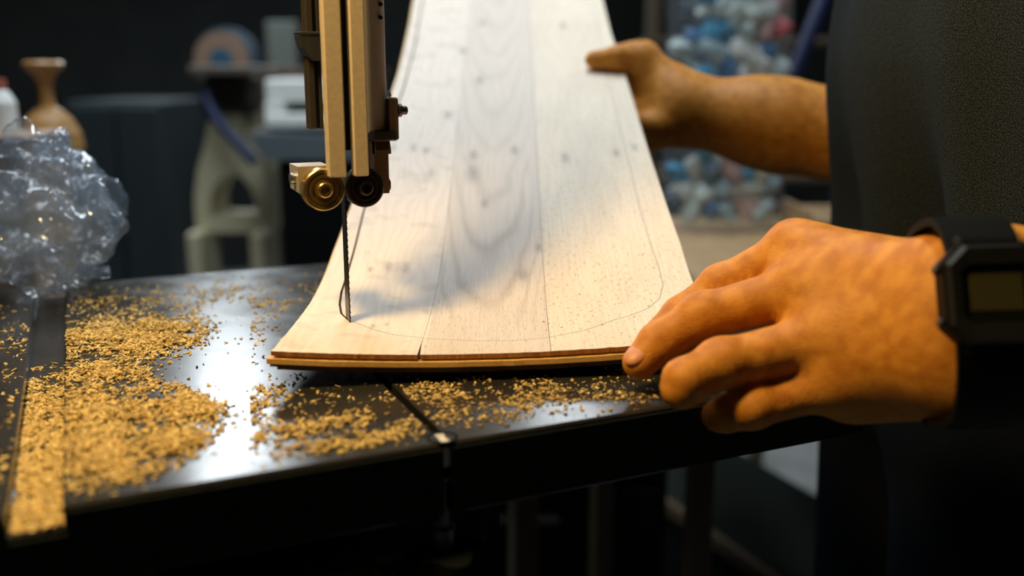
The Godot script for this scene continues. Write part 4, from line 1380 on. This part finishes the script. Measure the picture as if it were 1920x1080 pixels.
func left_clutter() -> void:
	bench("side_bench", "low dark bench behind the saw table carrying cartons", -1.5, -0.54, 1.04, 1.5, 0.70, M.wood_dark)
	var s := 1.15
	# carton
	var mb := Mb.new()
	slab_to(mb, -90, 262, 42, 0.70, s, 0.12, 0.003)
	var t := thing("cardboard_carton", "pinkish brown cardboard carton behind the clear plastic bag", "box", Vector3(pd(0, 240, s).x, 0.70, pd(0, 240, s).z))
	part(t, "carton_body", mb, M.card)
	mb = Mb.new()
	slab(mb, -90, 256, 44, 263, s - 0.004, 0.128, 0.001)
	part(t, "lid_flap", mb, mat(lin(0.42, 0.31, 0.24), 0.85))
	# white bottle on the carton
	var by := pd(0, 256, s).y
	var q := pd(8, 256, s + 0.05)
	var c := Vector3(q.x, by, q.z)
	t = thing("white_bottle", "white plastic bottle standing on the cardboard carton", "bottle", c)
	mb = Mb.new()
	mb.lathe([Vector2(0, 0), Vector2(0.017, 0), Vector2(0.018, 0.003), Vector2(0.018, 0.038), Vector2(0.012, 0.05), Vector2(0.008, 0.054), Vector2(0.0, 0.054)], c, Vector3.UP, 24)
	part(t, "bottle_body", mb, M.white_enamel)
	mb = Mb.new()
	mb.lathe([Vector2(0.0085, 0.054), Vector2(0.009, 0.056), Vector2(0.009, 0.066), Vector2(0.0, 0.067)], c, Vector3.UP, 20)
	part(t, "bottle_cap", mb, mat(lin(0.45, 0.12, 0.08), 0.5))
	# paint tin with the turned finial on it
	q = pd(98, 285, s + 0.17)
	c = Vector3(q.x, 0.70, q.z)
	var hgt := q.y - 0.70
	t = thing("paint_tin", "dark paint tin under the turned wooden finial", "tin", c)
	mb = Mb.new()
	mb.lathe([Vector2(0, 0), Vector2(0.038, 0), Vector2(0.039, 0.003), Vector2(0.0375, 0.005), Vector2(0.0375, hgt - 0.006), Vector2(0.039, hgt - 0.003), Vector2(0.037, hgt), Vector2(0, hgt)], c, Vector3.UP, 28)
	part(t, "tin_body", mb, M.dark_steel)
	c = Vector3(q.x, q.y, q.z)
	t = thing("turned_finial", "turned honey-coloured wooden finial with domed foot and flared cap", "finial", c)
	mb = Mb.new()
	var u := (s + 0.17) / F
	mb.lathe([Vector2(0, 0), Vector2(56 * u, 0), Vector2(58 * u, 8 * u), Vector2(54 * u, 34 * u), Vector2(42 * u, 60 * u), Vector2(26 * u, 76 * u), Vector2(15 * u, 84 * u)], c, Vector3.UP, 32)
	part(t, "domed_foot", mb, M.turned)
	mb = Mb.new()
	mb.lathe([Vector2(15 * u, 84 * u), Vector2(12 * u, 100 * u), Vector2(13 * u, 125 * u), Vector2(22 * u, 145 * u), Vector2(34 * u, 154 * u), Vector2(36 * u, 162 * u), Vector2(30 * u, 166 * u), Vector2(0, 167 * u)], c, Vector3.UP, 32)
	part(t, "stem_and_cap", mb, M.turned)
	# crumpled clear bag on the far left corner of the saw table
	var bc := pd(85, 405, 0.70)
	var n := FastNoiseLite.new()
	n.seed = 41
	n.frequency = 1.0
	n.noise_type = FastNoiseLite.TYPE_CELLULAR
	n.cellular_return_type = FastNoiseLite.RETURN_DISTANCE2_SUB
	n.fractal_type = FastNoiseLite.FRACTAL_NONE
	var n2 := FastNoiseLite.new()
	n2.seed = 42
	n2.frequency = 1.0
	n2.fractal_type = FastNoiseLite.FRACTAL_NONE
	t = thing("plastic_bag", "crumpled clear plastic bag slumped on the far corner of the saw table", "bag", Vector3(bc.x, TOP, bc.z))
	for shell in [[1.20, 0.0, "bag_film"], [1.0, 3.7, "inner_fold"], [0.75, 7.1, "inner_fold"]]:
		mb = Mb.new()
		var rows := 44
		var seg := 64
		var P := []
		for j in rows + 1:
			var row := []
			var ph := PI * j / rows
			for i in seg + 1:
				var th := TAU * (i % seg) / seg
				var e := Vector3(sin(ph) * cos(th), cos(ph), sin(ph) * sin(th))
				var g := e + Vector3.ONE * float(shell[1])
				var rr: float = shell[0] * (0.98 - 0.40 * absf(n2.get_noise_3dv(g * 0.75)) - 0.26 * absf(n2.get_noise_3dv(g * 1.35 + Vector3.ONE * 9.0)) - 0.07 * absf(n2.get_noise_3dv(g * 2.6)))
				var p := Vector3(e.x * 0.056, e.y * 0.062, e.z * 0.050) * rr
				p.y = maxf(p.y, TOP + 0.0015 - bc.y)
				row.append(bc + p)
			P.append(row)
		var N := []
		for j in rows + 1:
			var row := []
			for i in seg + 1:
				var gx: Vector3 = P[j][(i + 1) % seg] - P[j][(i + seg - 1) % seg]
				var gy: Vector3 = P[mini(j + 1, rows)][i] - P[maxi(j - 1, 0)][i]
				var g := gx.cross(gy).normalized()
				row.append(g if g.dot(P[j][i] - bc) > 0.0 else -g)
			N.append(row)
		for j in rows:
			for i in seg:
				mb.squad(P[j][i], P[j][i + 1], P[j + 1][i + 1], P[j + 1][i], N[j][i], N[j][i + 1], N[j + 1][i + 1], N[j + 1][i])
		part(t, shell[2], mb, M.plastic)
	# loose flaps of film towards the right
	for e in [[[120, 330], [190, 345], [212, 430], [150, 420]], [[100, 500], [205, 498], [208, 520], [110, 535]], [[60, 270], [120, 255], [150, 300], [80, 320]], [[70, 540], [128, 535], [130, 560], [98, 566]]]:
		mb = Mb.new()
		var P := []
		for j in 13:
			var row := []
			for i in 13:
				var a := Vector2(e[0][0], e[0][1]).lerp(Vector2(e[1][0], e[1][1]), i / 12.0)
				var b := Vector2(e[3][0], e[3][1]).lerp(Vector2(e[2][0], e[2][1]), i / 12.0)
				var w := a.lerp(b, j / 12.0)
				var p := pd(w.x, w.y, 0.685 + 0.016 * n2.get_noise_2d(w.x * 0.09, w.y * 0.09) + 0.02 * (i / 12.0))
				p.y = maxf(p.y, TOP + 0.002)
				row.append(p)
			P.append(row)
		for j in 12:
			for i in 12:
				mb.flat(P[j][i], P[j][i + 1], P[j + 1][i + 1], -Fw)
				mb.flat(P[j][i], P[j + 1][i + 1], P[j + 1][i], -Fw)
				mb.flat(P[j][i] + Fw * 0.0002, P[j][i + 1] + Fw * 0.0002, P[j + 1][i + 1] + Fw * 0.0002, Fw)
				mb.flat(P[j][i] + Fw * 0.0002, P[j + 1][i + 1] + Fw * 0.0002, P[j + 1][i] + Fw * 0.0002, Fw)
		part(t, "loose_flap", mb, M.plastic)

func back_machines() -> void:
	# steel cabinet
	var s := 2.7
	var mb := Mb.new()
	slab_to(mb, 120, 190, 300, 0.0, s, 0.4, 0.006)
	var t := thing("steel_cabinet", "dark blue-grey steel cabinet against the back of the shop", "cabinet", Vector3(pd(210, 190, s).x, 0, pd(210, 190, s).z))
	part(t, "cabinet_body", mb, M.cabinet)
	for e in [[128, 207], [213, 292]]:
		mb = Mb.new()
		slab_to(mb, e[0], 200, e[1], 0.06, s - 0.018, 0.018, 0.004)
		var door := part(t, "cabinet_door", mb, M.cabinet)
		mb = Mb.new()
		var hx: float = 200 if e[0] == 128 else 220
		slab(mb, hx - 3, 380, hx + 3, 420, s - 0.034, 0.016, 0.002)
		part(door, "door_handle", mb, M.dark_steel)
	# disc sander on a cast pedestal
	s = 2.4
	var u := s / F
	var o := pd(415, 128, s)
	t = thing("disc_sander", "disc sander with tan abrasive disc on a cream cast pedestal", "sander", Vector3(o.x, 0, o.z))
	mb = Mb.new()
	var dc := pd(415, 112, s + 0.05)
	mb.lathe([Vector2(0, 0), Vector2(50 * u, 0), Vector2(52 * u, 0.003), Vector2(52 * u, 0.012), Vector2(0, 0.012)], dc + Fw * 0.012, -Fw, 40)
	var disc := part(t, "abrasive_disc", mb, mat(lin(0.26, 0.17, 0.115), 0.9))
	mb = Mb.new()
	mb.lathe([Vector2(0, 0.0), Vector2(22 * u, 0.0), Vector2(20 * u, 0.004), Vector2(0, 0.005)], dc, -Fw, 28)
	part(disc, "disc_label", mb, mat(lin(0.02, 0.09, 0.15), 0.6), "blue round disc centre")
	mb = Mb.new()
	mb.lathe([Vector2(0, 0), Vector2(60 * u, 0), Vector2(62 * u, 0.006), Vector2(62 * u, 0.03), Vector2(0, 0.05)], dc + Fw * 0.075, -Fw, 40)
	part(t, "disc_guard", mb, mat(lin(0.03, 0.06, 0.09), 0.5))
	mb = Mb.new()
	slab(mb, 352, 122, 500, 140, s - 0.12, 0.16, 0.004)
	part(t, "work_rest", mb, mat(lin(0.13, 0.11, 0.09), 0.5, 0.3))
	mb = Mb.new()
	slab(mb, 372, 138, 470, 215, s, 0.12, 0.012)
	part(t, "motor_box", mb, mat(lin(0.035, 0.030, 0.018), 0.6))
	mb = Mb.new()
	var leg := func(list: Array) -> void:
		var poly := PackedVector2Array()
		for e in list:
			poly.append(Vector2((e[0] - 415) * u, -(e[1] - 128) * u))
		mb.prism(poly, o, Rt, Vector3.UP, Fw * 0.16)
	leg.call([[388, 212], [452, 212], [458, 240], [438, 330], [420, 326], [402, 332], [385, 352], [376, 380], [374, 412], [346, 412], [347, 370], [356, 320], [374, 268]])
	leg.call([[452, 212], [458, 240], [476, 280], [488, 330], [494, 380], [494, 412], [466, 412], [464, 380], [454, 350], [438, 330]])
	leg.call([[346, 412], [494, 412], [494, 440], [346, 440]])
	part(t, "pedestal", mb, M.cream, "cream cast pedestal with an arched opening")
	for e in [[347, 374], [466, 493]]:
		mb = Mb.new()
		slab_to(mb, e[0], 438, e[1], 0.0, s, 0.16, 0.006)
		part(t, "leg", mb, M.cream)
	mb = Mb.new()
	var pts := []
	var rad := []
	for i in 13:
		var f := i / 12.0
		var a := Vector2(383, 165).bezier_interpolate(Vector2(388, 215), Vector2(430, 250), Vector2(478, 305), f)
		pts.append(pd(a.x, a.y, s - 0.06))
		rad.append(11 * u)
	mb.tube(pts, rad, 12)
	part(t, "dust_hose", mb, M.blue, "dark blue dust hose")
	# thicknesser on an iron stand
	s = 2.15
	t = thing("iron_stand", "machine stand with a grey iron top under the white thicknesser", "stand", Vector3(pd(610, 260, s).x, 0, pd(610, 260, s).z))
	mb = Mb.new()
	var pol := PackedVector2Array()
	for e in [[466, 250], [482, 285], [500, 300], [735, 300], [735, 262], [500, 250]]:
		pol.append(Vector2((e[0] - 610) * s / F, -(e[1] - 260) * s / F))
	mb.prism(pol, pd(610, 260, s), Rt, Vector3.UP, Fw * 0.42)
	part(t, "iron_top", mb, mat(lin(0.16, 0.20, 0.22), 0.35, 0.4))
	mb = Mb.new()
	slab_to(mb, 520, 302, 720, 0.0, s + 0.03, 0.36, 0.006)
	part(t, "stand_cabinet", mb, M.black)
	t = thing("thicknesser", "white thicknesser with a dark feed opening on the iron stand", "planer", pd(600, 250, s + 0.04))
	mb = Mb.new()
	slab(mb, 496, 148, 690, 193, s + 0.06, 0.26, 0.006)
	slab(mb, 496, 192, 532, 214, s + 0.06, 0.26, 0.002)
	slab(mb, 655, 192, 690, 214, s + 0.06, 0.26, 0.002)
	slab(mb, 496, 213, 690, 238, s + 0.06, 0.26, 0.004)
	part(t, "machine_body", mb, M.white_enamel)
	mb = Mb.new()
	slab(mb, 530, 190, 657, 216, s + 0.12, 0.1, 0.001)
	part(t, "feed_opening", mb, mat(lin(0.03, 0.05, 0.06), 0.5))
	mb = Mb.new()
	slab(mb, 500, 238, 692, 244, s + 0.05, 0.28, 0.003)
	part(t, "feed_table", mb, mat(lin(0.05, 0.07, 0.075), 0.4, 0.4))
	# things at the back wall: a shelf with a pale panel and an orange cable drum
	s = 3.3
	t = thing("back_shelf", "dark wooden shelf board far behind the guide post", "shelf", pd(560, 135, s))
	mb = Mb.new()
	slab(mb, 480, 128, 700, 146, s - 0.1, 0.4, 0.004)
	part(t, "shelf_board", mb, M.wood_dark)
	for e in [488, 690]:
		mb = Mb.new()
		slab_to(mb, e - 8, 144, e + 8, 0.0, s, 0.1, 0.003)
		part(t, "shelf_upright", mb, M.wood_dark)
	mb = Mb.new()
	slab(mb, 500, 40, 556, 128, s, 0.05, 0.004)
	single("leaning_panel", "pale grey-green panel standing on the back shelf", "panel", mb, mat(lin(0.10, 0.115, 0.10), 0.8))
	var oc := pd(628, 66, s + 0.02)
	var orr := pd(580, 70, s).y - pd(580, 128, s).y
	t = thing("cable_drum", "orange-brown cable drum standing on the back shelf", "drum", oc)
	mb = Mb.new()
	mb.lathe([Vector2(0, 0), Vector2(orr, 0), Vector2(orr, 0.012), Vector2(orr * 0.7, 0.014), Vector2(orr * 0.7, 0.05), Vector2(orr, 0.052), Vector2(orr, 0.064), Vector2(orr * 0.3, 0.066), Vector2(0, 0.066)], oc + Fw * 0.066, -Fw, 36)
	part(t, "drum_body", mb, mat(lin(0.26, 0.075, 0.015), 0.55))
	mb = Mb.new()
	mb.cyl(oc, oc - Fw * 0.01, orr * 0.22, 20, 0.002)
	part(t, "drum_hub", mb, M.black)

func right_clutter() -> void:
	bench("workbench", "tan plank workbench behind the skateboard blank", 0.25, 1.35, 1.15, 1.86, 0.88, M.wood_tan)
	# a clear sack of coloured scrap, packed wads one over another
	var s := 1.72
	var u := s / F
	var base := pd(1350, 400, s)
	base.y = 0.88
	var t := thing("scrap_sack", "tall clear sack packed with coloured plastic scrap on the workbench", "sack", base)
	var colors := [lin(.04, .06, .08), lin(.10, .16, .20), lin(.05, .16, .34), lin(.30, .42, .46), lin(.48, .58, .58), lin(.62, .68, .64), lin(.70, .72, .66), lin(.52, .60, .56), lin(.06, .30, .50), lin(.58, .40, .38), lin(.55, .12, .14), lin(.66, .70, .70)]
	var mats := []
	for c in colors:
		mats.append(mat(c, 0.45))
	var r2 := RandomNumberGenerator.new()
	r2.seed = 12
	var n := FastNoiseLite.new()
	n.seed = 8
	n.frequency = 1.0
	var rows := 17
	for j in rows:
		for i in 6:
			var c := W(0, 0, 0)
			var y := 0.922 + j * 0.0335 + r2.randf_range(-0.008, 0.008)
			var off := (i - 2.5) * 0.029 + (0.016 if j % 2 else 0.0) - 0.008 + r2.randf_range(-0.005, 0.005)
			c = base + Rt * off - Fw * (0.02 * cos(off * 12.0) + r2.randf_range(0.0, 0.012))
			c.y = y
			var mb := Mb.new()
			var seg := 8
			var P := []
			var sq := Vector3(r2.randf_range(0.8, 1.5), r2.randf_range(0.7, 1.2), 1.0)
			var tn := Basis(Vector3.BACK.rotated(Vector3.UP, -YAW), r2.randf_range(-1.5, 1.5))
			for b in 6:
				var row := []
				for a in seg + 1:
					var ph := PI * b / 5.0
					var th := TAU * (a % seg) / seg
					var e := Vector3(sin(ph) * cos(th), cos(ph), sin(ph) * sin(th))
					row.append(c + tn * (e * sq) * (0.021 + 0.014 * n.get_noise_3dv(e * 2.2 + c * 90.0)))
				P.append(row)
			for b in 5:
				for a in seg:
					mb.flat(P[b][a], P[b][a + 1], P[b + 1][a + 1], P[b][a] - c)
					mb.flat(P[b][a], P[b + 1][a + 1], P[b + 1][a], P[b][a] - c)
			var w := n.get_noise_2d(off * 30.0, y * 20.0) * 0.8 + r2.randf_range(-0.9, 0.9)
			var pick := clampi(int((w * 0.5 + 0.5) * colors.size()), 0, colors.size() - 1)
			part(t, "scrap_wad", mb, mats[pick])
	var mb2 := Mb.new()
	var hh := 0.60
	var prev := []
	for j in 13:
		var row := []
		for i in 25:
			var a := TAU * (i % 24) / 24.0
			var wob := 1.0 + 0.05 * n.get_noise_2d(cos(a) * 3.0 + j, sin(a) * 3.0)
			row.append(base + (Rt * cos(a) * 0.108 + Fw * sin(a) * 0.062) * wob + Vector3(0, 0.003 + hh * j / 12.0, 0))
		if j > 0:
			for i in 24:
				mb2.flat(prev[i], prev[i + 1], row[i + 1], prev[i] - base)
				mb2.flat(prev[i], row[i + 1], row[i], prev[i] - base)
		prev = row
	part(t, "sack_film", mb2, M.film)
	# blue sash clamp bar leaning across
	mb2 = Mb.new()
	var bot := pd(1390, 404, 1.62)
	var k := (C.y - 0.88) / (C.y - bot.y)
	bot = C + (bot - C) * k
	var topp := pd(1600, -150, 1.80)
	t = thing("bar_clamp", "long blue bar clamp leaning beside the coloured scrap sack", "clamp", bot)
	mb2.tube([bot + Vector3(0, 0.006, 0), topp], [0.014, 0.014], 8)
	part(t, "clamp_bar", mb2, M.blue)
	mb2 = Mb.new()
	mb2.box(bot.lerp(topp, 0.12), Vector3(0.045, 0.03, 0.05), 0.004, Basis(Rt, Vector3.UP, -Fw))
	part(t, "clamp_jaw", mb2, M.blue)
	# low tray and a blue tin on the bench
	mb2 = Mb.new()
	var tb := W(0.60, 1.66, 0.88)
	t = thing("wooden_tray", "shallow tan wooden tray on the workbench under the blue tin", "tray", tb)
	mb2.box(tb + Vector3(0, 0.02, 0), Vector3(0.22, 0.04, 0.16), 0.004, Basis(Rt, Vector3.UP, -Fw))
	part(t, "tray_body", mb2, M.wood_tan)
	for q in [-1.0, 1.0]:
		mb2 = Mb.new()
		mb2.box(tb + Rt * q * 0.106 + Vector3(0, 0.046, 0), Vector3(0.008, 0.012, 0.16), 0.002, Basis(Rt, Vector3.UP, -Fw))
		part(t, "tray_rim", mb2, M.wood_tan)
	mb2 = Mb.new()
	mb2.box(tb + Rt * 0.03 + Vector3(0, 0.064, 0), Vector3(0.13, 0.045, 0.09), 0.006, Basis(Rt, Vector3.UP, -Fw))
	t = thing("blue_tin", "flat blue tin box lying on the wooden tray", "tin", tb + Vector3(0, 0.041, 0))
	part(t, "tin_body", mb2, M.blue)
	mb2 = Mb.new()
	mb2.box(tb + Rt * 0.03 + Vector3(0, 0.090, 0), Vector3(0.134, 0.008, 0.094), 0.003, Basis(Rt, Vector3.UP, -Fw))
	part(t, "tin_lid", mb2, M.blue)
	# open timber rack behind the bench
	s = 2.4
	t = thing("timber_rack", "dark timber rack standing behind the workbench", "rack", Vector3(pd(1450, 200, s).x, 0, pd(1450, 200, s).z))
	for e in [[1222, 1246], [1470, 1496], [1700, 1724]]:
		mb2 = Mb.new()
		slab_to(mb2, e[0], -160, e[1], 0.0, s, 0.06, 0.004)
		part(t, "rack_post", mb2, mat(lin(0.06, 0.045, 0.02), 0.7))
	for e in [70, 215, 330]:
		mb2 = Mb.new()
		slab(mb2, 1222, e, 1724, e + 12, s + 0.06, 0.3, 0.003)
		part(t, "rack_board", mb2, mat(lin(0.08, 0.055, 0.03), 0.7))

func low_clutter() -> void:
	# storage chest on the floor under the bench, its edges along the feed direction
	var h := 0.34
	var a := py_(1410, 860, h)
	var b := py_(1250, 930, h)
	var t := thing("storage_chest", "long low black chest with a brown wooden rim on the floor", "chest", Vector3((a.x + b.x) / 2, 0, -1.1))
	var mb := Mb.new()
	mb.box(Vector3((a.x + b.x) / 2, h / 2 - 0.01, -1.05), Vector3(a.x - b.x, h - 0.02, 1.2), 0.004)
	part(t, "chest_body", mb, M.black)
	mb = Mb.new()
	mb.box(Vector3((a.x + b.x) / 2, h - 0.010, -1.05), Vector3(a.x - b.x + 0.006, 0.02, 1.206), 0.004)
	var lid := part(t, "chest_lid", mb, M.cast)
	mb = Mb.new()
	mb.box(Vector3(b.x - 0.006, h - 0.014, -1.05), Vector3(0.014, 0.03, 1.2), 0.003)
	part(lid, "rim", mb, mat(lin(0.10, 0.062, 0.026), 0.7), "brown wooden rim")
	# wooden stool whose leg shows under the table
	var p := pd(980, 1000, 1.0)
	t = thing("wooden_stool", "plain wooden stool standing behind the saw", "stool", Vector3(p.x, 0, p.z - 0.12))
	mb = Mb.new()
	mb.box(Vector3(p.x + 0.11, 0.795, p.z - 0.11), Vector3(0.29, 0.03, 0.29), 0.008)
	part(t, "seat", mb, mat(lin(0.07, 0.046, 0.02), 0.7))
	for e in [[0, 0], [0.22, 0], [0, -0.22], [0.22, -0.22]]:
		mb = Mb.new()
		mb.box(Vector3(p.x + e[0], 0.39, p.z + e[1]), Vector3(0.026, 0.78, 0.026), 0.003)
		part(t, "leg", mb, mat(lin(0.07, 0.046, 0.02), 0.7))
	mb = Mb.new()
	mb.box(Vector3(p.x + 0.11, 0.2, p.z), Vector3(0.20, 0.02, 0.016), 0.002)
	mb.box(Vector3(p.x + 0.11, 0.2, p.z - 0.22), Vector3(0.20, 0.02, 0.016), 0.002)
	part(t, "stretcher", mb, mat(lin(0.07, 0.046, 0.02), 0.7))
	# black cabinet added behind the stool to cover the brightly lit floor
	t = thing("added_dark_cabinet", "added black cabinet hiding the lit floor behind the wooden stool", "cabinet", W(0.0, 1.5, 0.0))
	mb = Mb.new()
	mb.box(W(-0.03, 1.52, 0.39), Vector3(0.52, 0.74, 0.40), 0.006, Basis(Rt, Vector3.UP, -Fw))
	part(t, "cabinet_body", mb, M.black)
	for i in 4:
		mb = Mb.new()
		mb.box(W(-0.03, 1.312, 0.12 + i * 0.18), Vector3(0.49, 0.165, 0.016), 0.003, Basis(Rt, Vector3.UP, -Fw))
		var dr := part(t, "drawer", mb, M.black)
		mb = Mb.new()
		mb.box(W(-0.03, 1.296, 0.16 + i * 0.18), Vector3(0.20, 0.014, 0.016), 0.003, Basis(Rt, Vector3.UP, -Fw))
		part(dr, "drawer_handle", mb, M.dark_steel)
